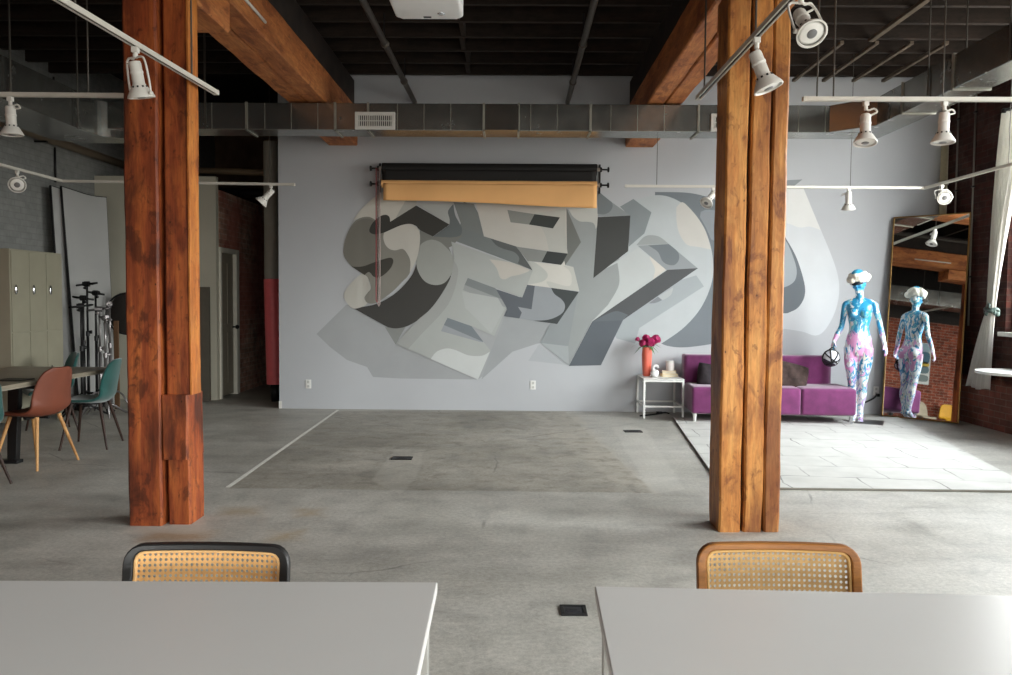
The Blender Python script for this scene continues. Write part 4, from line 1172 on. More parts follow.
# ------------------------------------------------------------------ lockers
M_lock = plain('locker_beige', rgb(146,142,124), .5, var=.05, scale=4)
lx, ly0, ly1, lz = -5.40, 8.52, 9.50, 1.98
o = thing('locker_bank', 'beige metal locker bank against the white brick wall', 'lockers', (lx-.22, (ly0+ly1)/2, 0))
p = MB(); p.box(lx-.44, lx-.012, ly0, ly1, .1, lz)
for y in (ly0+.01, ly1-.05):
    for x in (lx-.42, lx-.07): p.box(x, x+.04, y, y+.04, 0, .1)
p.build('body', M_lock, o, world=True, bevel=.004)
for c_ in range(3):
    a = ly0+.008+(ly1-ly0-.016)*c_/3+.006; e = ly0+.008+(ly1-ly0-.016)*(c_+1)/3-.006
    for z0, z1 in ((.12, 1.07), (1.085, lz-.02)):
        p = MB(); p.box(lx-.012, lx, a, e, z0, z1); d = p.build('door', M_lock, o, world=True, bevel=.003)
        p = MB(); zz = (z0+z1)/2+.02; yy = a+.06
        p.ell((lx+.008, yy, zz), (.012, .02, .055)); p.build('handle', M_chrome, d, world=True, smooth=True)

# ------------------------------------------------------------------ large white panels leaning on the left wall
M_foam = plain('white_foam_board', rgb(156,156,154), .7, var=.05, scale=1.4)
def panel(lab, tl, tr, br_, bl, th=.035):
    o = thing('foam_panel', lab, 'panel', (Vector(bl)+Vector(br_))/2, 0, 'white panels leaning on the wall')
    tl, tr, br_, bl = map(Vector, (tl, tr, br_, bl)); n = (tr-tl).cross(bl-tl).normalized()
    if n.x < 0: n = -n
    def quad(u, v):
        a = tl.lerp(tr, u); c = bl.lerp(br_, u); q = a.lerp(c, v)
        return q + n*(.03*math.sin(u*PI)*(1-v)+.012*math.sin(u*7)*(1-v)) - Vector((0,0,.05*math.sin(u*PI)*(1-v)*.6))
    p = MB(); p.grid(quad, 20, 12); p.build('white_face', M_foam, o, world=True, smooth=True)
    p = MB(); p.grid(lambda u, v: quad(-.012+1.024*u, -.004+1.008*v)-n*(th/2+.003), 20, 12); p.build('black_core', M_black, o, world=True, smooth=True, solid=th)
    return o
panel('large white black-edged panel leaning behind the light stands', (-5.76, 10.16, 2.86), (-5.50, 10.74, 2.80), (-5.40, 10.74, .02), (-5.58, 10.16, .02))
panel('white panel mostly hidden behind the larger white panel', (-5.86, 10.10, 2.86), (-5.62, 10.70, 2.80), (-5.54, 10.70, .02), (-5.72, 10.10, .02))

# ------------------------------------------------------------------ light stands
def stand(lab, px, py_top, y, m, ang, arm, grp):
    q = onY(px, py_top, y)
    o = thing('light_stand', lab, 'light stand', (q.x, y, 0), 0, grp)
    h = q.z
    p = MB(); p.tube([(0,0,.10), (0,0,h*.62)], .0175, 12); p.tube([(0,0,h*.6), (0,0,h-.02)], .0125, 12); p.build('column', m, o, smooth=True)
    p = MB(); p.lathe([(.024,0),(.024,.06)], (0,0,h*.60), (0,0,1), 12); p.lathe([(.012,0),(.022,.03),(.022,.05)], (0,0,h*.63), (math.cos(ang),math.sin(ang),0), 10); p.build('collar', m, o, smooth=True, angle=40)
    for k in range(3):
        a = ang+2*PI*k/3; u = Vector((math.cos(a), math.sin(a), 0)); z0 = .14+.07*k
        p = MB(); p.tube([u*.015+Vector((0,0,z0)), u*.10+Vector((0,0,z0)), u*.16+Vector((0,0,z0-.04)), u*.30+Vector((0,0,.018))], .0115, 8); p.build('leg', m, o, smooth=True)
    p = MB(); d = Vector((math.cos(arm), math.sin(arm), 0))
    p.lathe([(.034,-.03),(.034,.03)], (0,0,h), d, 14); p.lathe([(.028,-.05),(.028,-.03)], (0,0,h), d, 12)
    p.build('grip_head', m, o, smooth=True, angle=40)
    p = MB(); n = Vector((-d.y, d.x, 0)); p.tube([Vector((0,0,h))+d*.06+n*-.02, Vector((0,0,h+.015))+d*.12, Vector((0,0,h-.02))+d*-.13], .013, 8)
    p.lathe([(.014,0),(.026,.01),(.026,.03)], (0,0,h), n, 10); p.lathe([(.012,0),(.02,.02),(.005,.05)], (0,0,h-.05), -d, 10); p.build('knob_handle', m, o, smooth=True)
    return o
M_stand = plain('stand_black', rgb(22,22,23), .45, .1, var=.1)
M_stchr = plain('stand_chrome', rgb(150,146,146), .38, .8, var=.1)
stand('tallest black light stand in front of the white panel', 87, 284, 10.0, M_stand, .3, .1, 'black light stands')
stand('black light stand right of the tallest one, its head slightly lower', 95.5, 293, 10.15, M_stand, 1.4, 2.9, 'black light stands')
stand('black light stand left of the tallest one, its head pointing left', 83, 298, 9.8, M_stand, 2.2, 3.2, 'black light stands')
stand('black light stand with the lowest head, hard against the others', 81, 306, 9.6, M_stand, .9, .5, 'black light stands')
stand('chrome light stand left of the three silver ones', 99.5, 309, 9.9, M_stchr, .2, .4, 'chrome light stands')
stand('chrome light stand with the lowest head, middle of the three silver ones', 105, 318, 9.7, M_stchr, 1.1, 2.6, 'chrome light stands')
stand('chrome light stand right of the three silver ones, the tallest of them', 109.5, 304, 10.0, M_stchr, 2.0, 1.9, 'chrome light stands')
# black folded reflector disc and wooden board behind the timber column
q = onY(124, 340, 10.6)
o = thing('reflector_disc', 'dark round folded reflector hung beside the light stands, left of the column', 'reflector', (q.x, 10.6, .6))
p = MB(); p.lathe([(.25,0),(.27,.02),(.25,.04)], (q.x+.05, 10.6, 1.25), (-.25,-1,0), 40); p.build('disc', plain('dark_reflector_cloth', rgb(52,46,42), .8), o, world=True, smooth=True, angle=50)
p = MB(); p.tube([Vector((q.x+.05,10.58,1.25))+Vector((math.cos(t)*.27, 0, math.sin(t)*.27)) for t in [2*PI*i/40 for i in range(40)]], .014, 8, closed=True); p.build('rim', M_black, o, world=True, smooth=True)
p = MB(); p.tube([(q.x+.05, 10.62, 0), (q.x+.05, 10.62, 1.62)], .015, 8); p.build('pole', M_black, o, world=True)
p = MB(); q = onY(116, 350, 10.4); p.box(q.x-.03, q.x+.03, 10.40, 10.43, 0, 1.16); tag(p.build('wooden_batten', plain('brown_batten', rgb(96,70,48), .6), bevel=.004), 'upright brown wooden batten standing beside the chrome light stands', 'batten')
q = onY(119.5, 390, 9.5)
p = MB(); p.tube(catmull([onY(122, 352, 9.5), onY(121, 372, 9.5), onY(117, 382, 9.5), onY(112, 388, 9.5)], 6, closed=False), .012, 8)
# tall grey board leaning in the corridor
q0 = onY(199, 287, 11.3); q1 = onY(208.5, 287, 11.3)
p = MB(); p.box(q0.x-.4, q1.x, 11.3, 11.36, 0, q1.z); tag(p.build('grey_board', plain('grey_board_paint', rgb(92,86,76), .7, var=.06), bevel=.004), 'tall grey-brown board standing against the beige partition, right of the left column', 'board')

# ------------------------------------------------------------------ red roll in the corridor
yR = 11.35
bt = onY(275, 384, yR); md = onY(272, 279, yR); tp = onY(271, 142, yR)
o = thing('red_roll', 'tall round red roll with grey upper part in the corridor beside the mural wall', 'roll', bt)
p = MB(); p.tube([bt, md], .115, 24); p.build('red_sleeve', plain('red_vinyl', rgb(222,100,104), .45, var=.05), o, world=True, smooth=True, angle=40)
p = MB(); p.tube([md+Vector((0,0,.002)), tp], .105, 24); p.build('grey_sleeve', plain('grey_vinyl', rgb(150,145,134), .55, var=.06), o, world=True, smooth=True, angle=40)
p = MB(); bb = Vector((bt.x+.01, bt.y, 0)); p.tube([bb, bt], .06, 16); p.build('core_post', M_black, o, world=True, smooth=True)
# ------------------------------------------------------------------ rug
def rug_mat():
    k = N('cream_rug'); v = k.coord((1,1,1), rot=(0,0,math.radians(4)))
    nn = k.n('ShaderNodeTexNoise'); nn.inputs['Scale'].default_value = 1.6; nn.inputs['Detail'].default_value = 3; k.l(v, nn.inputs['Vector'])
    wv = k.n('ShaderNodeMix', data_type='VECTOR'); k.l(v, wv.inputs[4]); k.l(nn.outputs['Color'], wv.inputs[5]); wv.inputs[0].default_value = .16
    b = k.n('ShaderNodeTexBrick'); k.l(wv.outputs[1], b.inputs['Vector'])
    b.inputs['Scale'].default_value = 1; b.inputs['Brick Width'].default_value = .52; b.inputs['Row Height'].default_value = .40; b.inputs['Mortar Size'].default_value = .008; b.inputs['Mortar Smooth'].default_value = .6; b.offset = .45
    f = k.noise(k.coord((1,1,1)), 60, 4); g = k.noise(k.coord((1,1,1)), 3, 5)
    base = k.ramp(g, [(.3, rgb(186,184,178)), (.7, rgb(203,201,195))])
    brk = k.math('MULTIPLY', b.outputs['Fac'], k.ramp(k.noise(k.coord((1,1,1)), 2.2, 3), [(.4, .25), (.62, 1)]))
    c = k.mix(k.math('MULTIPLY', brk, .75), base, rgb(104,102,98))
    k.bump(f, .35, .01)
    return k.set(c, .95, 0, .1)
rg = thing('area_rug', 'large cream rug with thin grey lines under the purple sofa', 'rug', (3.3, 8.1, 0))
fl, fr, br_, bl = onZ(722, 487.6, .012), onZ(1040, 491.2, .012), onZ(898, 417.5, .012), onZ(673, 417.5, .012)
loop = [fl, fr, br_, bl]
def rq(u, v):
    a = fl.lerp(fr, u); c = bl.lerp(br_, u); q = a.lerp(c, v); return (q.x, q.y, .011)
p = MB(); p.grid(rq, 30, 30); p.build('pile', rug_mat(), rg, world=True, solid=.016)
p = MB()
for a, c in zip(loop, loop[1:]+loop[:1]):
    a = Vector((a.x, a.y, .009)); c = Vector((c.x, c.y, .009)); p.tube([a, c], .009, 6)
p.build('binding', plain('rug_binding', rgb(120,116,106), .9), rg, world=True, each=True)

# ------------------------------------------------------------------ sofa
M_sofa = velvet('purple_upholstery', rgb(108,48,92))
sofa = thing('sofa', 'purple armless three-seat sofa standing against the mural wall', 'sofa', (3.125, 9.98, .02), math.radians(-2.6))
hw = .972
def cushion(mb, x0, x1, y0, y1, z0, z1, r=.03):
    mb.box(x0, x1, y0, y1, z0, z1)
p = MB(); p.box(-hw+.02, hw-.02, -.36, .38, .09, .20); p.build('base', M_sofa, sofa, bevel=.03, seg=3, smooth=True)
for i in range(3):
    a = -hw + 2*hw*i/3; c = a+2*hw/3
    p = MB(); p.box(a+.003, c-.003, -.42, .26, .10, .425); p.build('seat_cushion', M_sofa, sofa, bevel=.035, seg=4, smooth=True)
p = MB()
loop = [(-hw-.005, .16), (-hw+.03, .14), (hw-.26, .14), (hw-.15, .18), (hw-.075, .28), (hw-.05, .40), (-hw-.005, .40)]
p.prism([(x, y, .13) for x, y in loop], (0, .0, .645)); p.build('backrest', M_sofa, sofa, bevel=.035, seg=4, smooth=True)
for sx in (-1, 1):
    for y in (-.37, .33):
        p = MB(); x = sx*(hw-.045) if y < 0 else sx*(hw-.14); p.lathe([(.016,0),(.026,.10)], (x, y, 0), (0,0,1), 14); p.build('leg', M_whitemetal if sx < 0 else M_chrome, sofa, smooth=True, angle=40)
def pillow(lab, px, py, y, w, h, t, rz, tilt, mat):
    q = onY(px, py, y)
    o = MB()
    def fn(sgn):
        def f(u, v):
            a, b_ = u*2-1, v*2-1
            e = max(0, (1-a**4)*(1-b_**4))**.5
            pin = 1-.05*(1-abs(a)) - .10*a*a*(abs(b_)**3) ; pin2 = 1-.05*(1-abs(b_)) - .10*b_*b_*(abs(a)**3)
            wr = .012*math.sin(a*7+b_*3)*e
            return (a*w/2*pin2, sgn*(t/2*e+wr*.6), b_*h/2*pin)
        return f
    o.grid(fn(1), 18, 18); o.grid(fn(-1), 18, 18)
    bmesh.ops.remove_doubles(o.bm, verts=o.bm.verts, dist=.0005)
    ob = o.build('cushion', mat, smooth=True)
    ob.location = q; ob.rotation_euler = (math.radians(tilt), math.radians(14), math.radians(rz))
    tag(ob, lab, 'cushion'); return ob
M_pb = plain('dark_brown_fur', rgb(62,48,44), .9, var=.5, scale=14, bump=.6)
M_pk = plain('black_fabric', rgb(34,26,30), .85, var=.4, scale=14, bump=.4)
pillow('dark brown furry cushion right of the timber column on the purple sofa', 788, 376.5, 9.93, .50, .38, .17, -6, -18, M_pb)
pillow('black cushion left of the timber column on the purple sofa', 712, 377, 10.02, .42, .33, .16, 10, -20, M_pk)

# ------------------------------------------------------------------ side table and what stands on it
st = thing('side_table', 'small white metal side table between mural wall and purple sofa', 'side table', (1.86, 10.35, 0))
x0, x1 = onZ(642.5, 418).x, onZ(682.5, 418).x
y0, y1 = onZ(641, 418.5).y, 10.56
zt = .50; t = .0125
p = MB(); p.box(x0, x1, y0, y1, zt-.012, zt); p.build('tabletop', M_whitemetal, st, world=True, bevel=.003)
for x in (x0, x1-2*t):
    for y in (y0, y1-2*t):
        p = MB(); p.box(x, x+2*t, y, y+2*t, 0, zt-.013); p.build('leg', M_whitemetal, st, world=True, bevel=.002)
p = MB()
for z in (.14, zt-.04):
    p.box(x0+2*t, x1-2*t, y0, y0+2*t, z, z+.022); p.box(x0+2*t, x1-2*t, y1-2*t, y1, z, z+.022)
    p.box(x0, x0+2*t, y0+2*t, y1-2*t, z, z+.022); p.box(x1-2*t, x1, y0+2*t, y1-2*t, z, z+.022)
p.build('rail', M_whitemetal, st, world=True, bevel=.002, each=True)
yv = 10.36
vq = onY(646.5, 378, yv); vx = vq.x
va = thing('vase', 'tall coral vase with flowers on the white side table', 'vase', (vx, yv, zt))
p = MB(); p.lathe([(.042,0),(.052,.02),(.062,.16),(.066,.28),(.06,.372),(.054,.372),(.05,.30),(.04,.06)], (0,0,0.001), (0,0,1), 28, cap=True)
p.build('body', plain('coral_glaze', rgb(216,104,84), .35, var=.06, spec=.5), va, smooth=True, angle=60)
M_pet = plain('magenta_petals', rgb(168,34,92), .6, var=.25, scale=30)
M_leaf = plain('green_leaf', rgb(74,112,56), .6, var=.25, scale=20)
rf = random.Random(11)
bq = thing('flower_bouquet', 'bunch of dark pink flowers standing in the coral vase', 'flowers', (vx, yv, zt+.375))
heads = [(-.05,-.02,.055,.066), (.035,-.05,.065,.07), (.115,.0,.095,.072), (-.005,.04,.11,.06), (-.125,.0,.10,.035)]
for hx, hy, hz, r in heads:
    p = MB(); p.tube(catmull([Vector((hx*.1, hy*.1, -.3)), Vector((hx*.25, hy*.25, -.05)), Vector((hx, hy, hz))], 5, closed=False), .004, 6); p.build('stem', M_leaf, bq, smooth=True)
    p = MB(); c = Vector((hx, hy, hz))
    for k in range(34):
        th = rf.uniform(0, 2*PI); ph = math.acos(rf.uniform(-.5, 1)); d = Vector((math.sin(ph)*math.cos(th), math.sin(ph)*math.sin(th), math.cos(ph)))
        u = d.orthogonal().normalized(); w_ = d.cross(u); rr_ = r*rf.uniform(.55, 1)
        u, w_ = u*math.cos(th*3)+w_*math.sin(th*3), w_*math.cos(th*3)-u*math.sin(th*3)
        g = []
        for a, b_ in ((-.5,-.4),(-.62,.1),(-.3,.55),(.3,.55),(.62,.1),(.5,-.4)):
            g.append(c+d*rr_*(1-.35*(a*a+b_*b_))+u*a*r*.8+w_*b_*r*.8)
        p.poly(g)
    p.ell(c, (r*.6, r*.6, r*.55)); p.build('flower_head', M_pet, bq, recalc=False)
for k in range(14):
    a = k*2.4; p = MB(); d = Vector((math.cos(a), math.sin(a)*.7, 0)); n = Vector((-d.y, d.x, 0)); L_ = rf.uniform(.14, .21)
    b0 = Vector((0,0,0)); dz = rf.uniform(-.5, .25)
    mid = b0+d*L_*.5+Vector((0,0,L_*.5*(.5+dz))); e = b0+d*L_+Vector((0,0,L_*dz))
    p.poly([b0, mid+n*.028, e, mid-n*.028]); p.build('leaf', M_leaf, bq, solid=.001)
q = onY(654.5, 378, 10.27)
orn = thing('ornament', 'small white ceramic ornament with a looped top on the white side table', 'ornament', (q.x, 10.27, zt))
p = MB(); p.lathe([(.03,0),(.048,.012),(.056,.045),(.05,.078),(.03,.092)], (0,0,0), (0,0,1), 24); p.build('body', plain('white_ceramic', rgb(228,228,226), .3, var=.02), orn, smooth=True)
p = MB(); p.tube(catmull([Vector((-.012,0,.085)), Vector((-.02,0,.115)), Vector((.0,0,.142)), Vector((.034,0,.138)), Vector((.045,0,.115))], 5, closed=False), [.016]*16+[.014]*5, 10); p.build('loop', plain('white_ceramic_loop', rgb(228,228,226), .3, var=.02), orn, smooth=True)
q = onY(669, 378, 10.33); bx_ = q.x
M_page = plain('book_pages', rgb(218,208,186), .8, var=.05, scale=30)
for k, (w, d, h, z, c, rz, lab) in enumerate(((.205, .15, .036, 0, rgb(222,204,156), 4, 'pale yellow book lying lowest on the white side table'), (.175, .135, .038, .037, rgb(226,214,186), -7, 'cream book lying on the yellow book under the candle'))):
    o = thing('book', lab, 'book', (bx_, 10.33, zt+z+.0005), math.radians(rz), 'books on the side table')
    p = MB(); p.box(-w/2+.004, w/2-.006, -d/2+.005, d/2-.005, .004, h-.004); p.build('pages', M_page, o)
    p = MB(); p.box(-w/2, w/2, -d/2, d/2, 0, .0035); p.box(-w/2, w/2, -d/2, d/2, h-.0035, h); p.box(-w/2, -w/2+.0035, -d/2, d/2, .0035, h-.0035); p.build('cover', plain('book_cover_%d' % k, c, .6), o)
cd = thing('candle', 'white candle jar standing on the small books', 'candle', (bx_+.012, 10.33, zt+.0762))
p = MB(); p.lathe([(.05,0),(.053,.004),(.053,.1),(.05,.1)], (0,0,0), (0,0,1), 28); p.build('jar', plain('white_jar', rgb(222,216,212), .35, var=.02), cd, smooth=True, angle=40)
p = MB(); p.lathe([(.055,.1),(.056,.103),(.056,.124),(.05,.128)], (0,0,0), (0,0,1), 28); p.build('lid', M_white, cd, smooth=True, angle=40)

# ------------------------------------------------------------------ mirror leaning in the corner
mr = thing('leaning_mirror', 'tall gold-framed mirror leaning in the corner beside the brick wall', 'mirror', (5.04, 10.02, 0))
BL = Vector((4.775, 10.385, .015)); BR = BL + Vector((.714, -.70, 0)).normalized()*.89
TL = BL + Vector((.70, .714, 0)).normalized()*.215 + Vector((0, 0, 2.565)); TR = TL + BR - BL
u = (BR-BL).normalized(); up = ((TL+TR)/2-(BL+BR)/2); up = (up-u*up.dot(u)); hgt = up.length; up.normalize()
n = u.cross(up); 
if n.y > 0: n = -n
wid = .89
TLc = BL+up*hgt
def fbar(p, a, c, w_, dep):
    d = (c-a).normalized(); s_ = n.cross(d).normalized()*w_/2
    p.prism([a+s_+n*.012, a-s_+n*.012, c-s_+n*.012, c+s_+n*.012], -n*dep)
M_gold = plain('brushed_gold', rgb(150,120,70), .35, .85, var=.08)
cor = [BL, BL+u*wid, BL+u*wid+up*hgt, BL+up*hgt]
p = MB(); fw = .014
for a, c in zip(cor, cor[1:]+cor[:1]):
    d = (c-a).normalized(); fbar(p, a-d*fw/2, c+d*fw/2, fw, .034)
p.build('frame', M_gold, mr, world=True, bevel=.002)
p = MB(); p.poly([cor[0], cor[1], cor[2], cor[3]])
gl = plain('mirror_silver', rgb(236,238,238), .015, 1.0, var=0)
p.build('mirror_glass', gl, mr, world=True)
p = MB(); p.prism([q-n*.004 for q in cor], -n*.014); p.build('backing', M_darkwood, mr, world=True)

# ---- what the mirror shows of the near left part of the room
def mirror_hit(px, py, x):
    d = ray(px, py).normalized(); t = (BL-CAMP).dot(n)/d.dot(n); h = CAMP+d*t; r = d-n*2*d.dot(n)
    return h+r*((x-h.x)/r.x)
mh = [mirror_hit(x, y, XL) for x, y in ((916, 342), (928, 385), (948, 325), (957, 415), (930, 412))]
print('MIRROR', [tuple(round(c, 2) for c in v) for v in mh])
a, c = mh[0], mh[1]
yc, zc, wy, hz = (a.y+c.y)/2, (a.z+c.z)/2, abs(a.y-c.y), abs(a.z-c.z)
po = thing('wall_poster', 'blue grey yellow and white poster on the red brick wall, seen in the leaning mirror', 'poster', (XL+.01, yc, zc))
p = MB(); p.box(-.008, .012, -wy/2, wy/2, -hz/2, hz/2); p.build('sheet', plain('poster_pale', rgb(206,210,206), .6), po)
for z0, z1, c_, nm in ((.30, .46, rgb(150,176,188), 'pale_band'), (.02, .26, rgb(66,104,124), 'blue_shape'), (-.06, .02, rgb(214,184,70), 'yellow_band'), (-.22, -.08, rgb(96,118,124), 'grey_shape'), (-.42, -.30, rgb(120,132,130), 'grey_band')):
    p = MB(); p.poly([(.014, y_*wy, z_*hz) for y_, z_ in catmull([(-.38, z0, 0), (.1, z0-.02, 0), (.38, z0, 0), (.40, z1, 0), (.05, z1+.03, 0), (-.40, z1, 0)], 4) for y_, z_ in [(y_, z_)]] if False else [(.014, v.x*wy, v.y*hz) for v in catmull([(-.38, z0, 0), (.1, z0-.02, 0), (.38, z0, 0), (.40, z1, 0), (.05, z1+.03, 0), (-.40, z1, 0)], 4)])
    p.build(nm, plain('poster_'+nm, c_, .6), po)
M_yel = plain('yellow_paint', rgb(222,166,44), .5, var=.06); M_bei = plain('beige_fabric', rgb(190,178,156), .8, var=.08)
q = mirror_hit(951, 412, XL+.55)
shell_chair('yellow chair by the red brick wall, seen in the leaning mirror', q.x, q.y, math.radians(-80), M_yel, M_yel, None)
q = mirror_hit(924, 410, XL+.55)
shell_chair('beige chair with wooden legs by the red brick wall, seen in the leaning mirror', q.x, q.y, math.radians(-100), M_bei, M_lwood, None)

# ------------------------------------------------------------------ mannequin
def mannequin_mat():
    k = N('splash_painted_plastic'); v = k.coord()
    sp = k.n('ShaderNodeSeparateXYZ'); k.l(v, sp.inputs[0]); Z = sp.outputs[2]; X = sp.outputs[0]; Y = sp.outputs[1]
    n1 = k.noise(k.coord((1,1,.55)), 11, 3, .5, 1.2); n2 = k.noise(k.coord((1,1,.6)), 15, 3, .5, 1.5)
    off = k.coord((1.1,1,.5), rot=(.4,.2,1.1)); n3 = k.noise(off, 10, 3, .5, 1.4); n4 = k.noise(off, 22, 2, .5, .8)
    white = rgb(232,236,238); blue = rgb(44,142,186); cyan = rgb(110,190,206); pink = rgb(224,160,206); navy = rgb(44,88,130); cream = rgb(224,220,200)
    c = k.mix(k.smooth(n4, .55, .6), white, cream)
    c = k.mix(k.smooth(n1, .515, .545), c, cyan)
    tz = k.math('MULTIPLY', k.smooth(Z, 1.04, 1.14), k.smooth(Y, .03, -.01))
    tb = k.math('ADD', k.math('MULTIPLY', tz, .095), n3)
    c = k.mix(k.smooth(tb, .535, .575), c, blue)
    c = k.mix(k.math('MULTIPLY', k.smooth(n2, .56, .59), .9), c, blue)
    hip = k.math('MULTIPLY', k.smooth(Z, 1.12, 1.04), k.smooth(Z, .55, .80))
    pk = k.math('ADD', k.math('MULTIPLY', hip, .062), n1)
    c = k.mix(k.math('MULTIPLY', k.smooth(pk, .56, .60), k.smooth(Z, 1.14, 1.05)), c, pink)
    lowp = k.math('MULTIPLY', k.smooth(n3, .53, .57), k.smooth(Z, .70, .3)); c = k.mix(k.math('MULTIPLY', lowp, .7), c, rgb(206,170,216))
    c = k.mix(k.math('MULTIPLY', k.smooth(n4, .65, .68), .6), c, navy)
    hd = k.smooth(Z, 1.57, 1.61); c = k.mix(k.math('MULTIPLY', hd, k.smooth(Y, .02, -.03)), c, rgb(46,146,196))
    k.b.inputs['Coat Weight'].default_value = .5; k.b.inputs['Coat Roughness'].default_value = .12
    return k.set(c, .32, 0, .5)
mq = onZ(856.5, 423.2)
mn = thing('mannequin', 'blue and pink paint-splashed mannequin in a white fluffy hat beside the sofa', 'mannequin', (mq.x, mq.y, .026), math.radians(-27))
mn.scale = (1.0,)*3
p = MB()
def loft(path, seg=20):
    """path: (center, rx, ry)"""
    rings = [[p.bm.verts.new(Vector(c)+Vector((rx*math.cos(a), ry*math.sin(a), 0))) for a in [2*PI*k/seg for k in range(seg)]] for c, rx, ry in path]
    for A_, B_ in zip(rings, rings[1:]):
        for k in range(seg): p.bm.faces.new([A_[k], A_[(k+1)%seg], B_[(k+1)%seg], B_[k]])
    p.bm.faces.new(rings[0][::-1]); p.bm.faces.new(rings[-1])
def limb(pts, rad, seg=14):
    P = catmull(pts, 5, closed=False); m_ = len(pts)-1
    rr_ = []
    for i in range(len(P)):
        t = i/(len(P)-1)*m_; j = min(int(t), m_-1); f = t-j; f = f*f*(3-2*f); rr_.append(rad[j]+(rad[j+1]-rad[j])*f)
    p.tube(P, rr_, seg)
V = Vector
# torso
loft([((0.005,.0,.80),.10,.075),((0.0,.01,.86),.142,.098),((-.002,.015,.92),.154,.108),((-.002,.008,.98),.148,.10),((0,-.0,1.05),.132,.088),((.0,-.004,1.11),.114,.08),((.0,-.004,1.17),.112,.08),((.0,-.008,1.24),.128,.09),((.0,-.012,1.31),.139,.098),((.0,-.006,1.37),.144,.092),((0,.002,1.42),.150,.076),((0,.008,1.455),.115,.06),((0,.006,1.48),.06,.05)])
for sx in (-1, 1):
    p.ell((sx*.062,-.082,1.315),(.056,.05,.056)); p.ell((sx*.075,.072,.90),(.082,.07,.085))
    p.ell((sx*.158,.002,1.425),(.036,.040,.042))
for sx in (-1, 1): limb([V((sx*.03,.006,1.462)), V((sx*.10,.006,1.448)), V((sx*.158,.004,1.424))], [.05,.044,.038])
# neck and head (turned to her right)
limb([V((0,.008,1.44)), V((-.004,.0,1.52)), V((-.012,-.012,1.60))], [.058,.045,.048])
HM = Matrix.Rotation(math.radians(-12), 3, 'Z') @ Matrix.Rotation(math.radians(8), 3, 'X') @ Matrix.Rotation(math.radians(-7), 3, 'Y')
hc = V((-.018,-.02,1.675))
def hp(x, y, z): return hc + HM @ V((x, y, z))
p.ell(hc, (.072,.092,.108), HM, 24, 18)
p.ell(hp(0,-.035,-.062),(.048,.052,.05),HM); p.ell(hp(0,-.066,-.092),(.022,.02,.018),HM)
p.ell(hp(0,-.095,-.018),(.0105,.018,.024),HM); p.ell(hp(0,-.09,-.058),(.022,.011,.0065),HM); p.ell(hp(0,-.087,-.069),(.018,.011,.0065),HM)
p.ell(hp(0,-.085,.022),(.045,.012,.012),HM)
for sx in (-1,1):
    p.ell(hp(sx*.073,.008,-.012),(.008,.018,.03),HM); p.ell(hp(sx*.035,-.07,-.03),(.022,.018,.02),HM)
# legs, almost together, toes pointing down
for sx, kx, fx in ((-1, -.062, -.028), (1, .058, .04)):
    limb([V((sx*.078,.012,.90)), V((sx*.080,.008,.74)), V((kx*1.05,-.005,.55)), V((kx,-.004,.46)), V((kx*.9,.014,.34)), V((fx,.012,.17)), V((fx,.014,.105))], [.092,.082,.062,.051,.055,.036,.031])
    limb([V((fx,.022,.105)), V((fx,-.005,.085)), V((fx+sx*.006,-.055,.045)), V((fx+sx*.01,-.105,.022))], [.036,.036,.031,.022])
    for t_ in range(5):
        o_ = -.026+.013*t_; p.ell((fx+sx*.01+o_, -.118+abs(o_+.0)*.35, .016),(.0075,.018,.0085))
    p.ell((fx,.042,.085),(.022,.024,.03))
# arms
def hand(w, d, side, curl, palm_n):
    """w wrist, d direction of the hand, side: thumb direction, palm_n: palm facing direction"""
    d = d.normalized(); side = (side-d*side.dot(d)).normalized(); pn = palm_n.normalized()
    M_ = Matrix((side, pn, d)).transposed()
    p.ell(w+d*.048, (.038,.0165,.052), M_)
    limb([w-d*.02, w+d*.03], [.025,.024])
    for i, (o_, L_) in enumerate(((.029,.066),(.010,.076),(-.010,.070),(-.028,.055))):
        b_ = w+d*.085+side*o_
        f1 = b_+d*L_*.45+pn*curl*.012; f2 = f1+d*L_*.33+pn*curl*.024; f3 = f2+d*L_*.22*(1-curl*.5)+pn*curl*.03
        limb([b_-d*.02, b_, f1, f2, f3], [.0095,.0095,.009,.0082,.007], 10)
    b_ = w+d*.03+side*.028
    limb([b_, b_+side*.022+d*.028+pn*.008, b_+side*.028+d*.058+pn*.018], [.012,.0105,.0085], 10)
# her right arm (left in the photo): elbow out, hand holding the round bag
rs, re, rw = V((-.164,.004,1.425)), V((-.200,.02,1.155)), V((-.275,-.05,.975))
limb([rs, rs*.55+re*.45, re, re*.5+rw*.5, rw], [.038,.036,.032,.031,.0225])
hand(rw, (rw-re).normalized()*.5+V((-.02,-.05,-.6)), V((.6,-1,0)), 1.0, V((1,.4,0)))
ls, le, lw = V((.164,.004,1.425)), V((.228,.02,1.17)), V((.285,-.03,.955))
limb([ls, ls*.55+le*.45, le, le*.5+lw*.5, lw], [.038,.036,.032,.031,.0225])
hand(lw, (lw-le), V((-.3,-1,0)), .5, V((-1,.2,0)))
M_man = mannequin_mat()
body = p.build('body', M_man, mn, smooth=True)
d = body.modifiers.new('remesh', 'REMESH'); d.mode = 'VOXEL'; d.voxel_size = .0062; d.use_smooth_shade = True
d = body.modifiers.new('smooth', 'SMOOTH'); d.factor = .5; d.iterations = 4
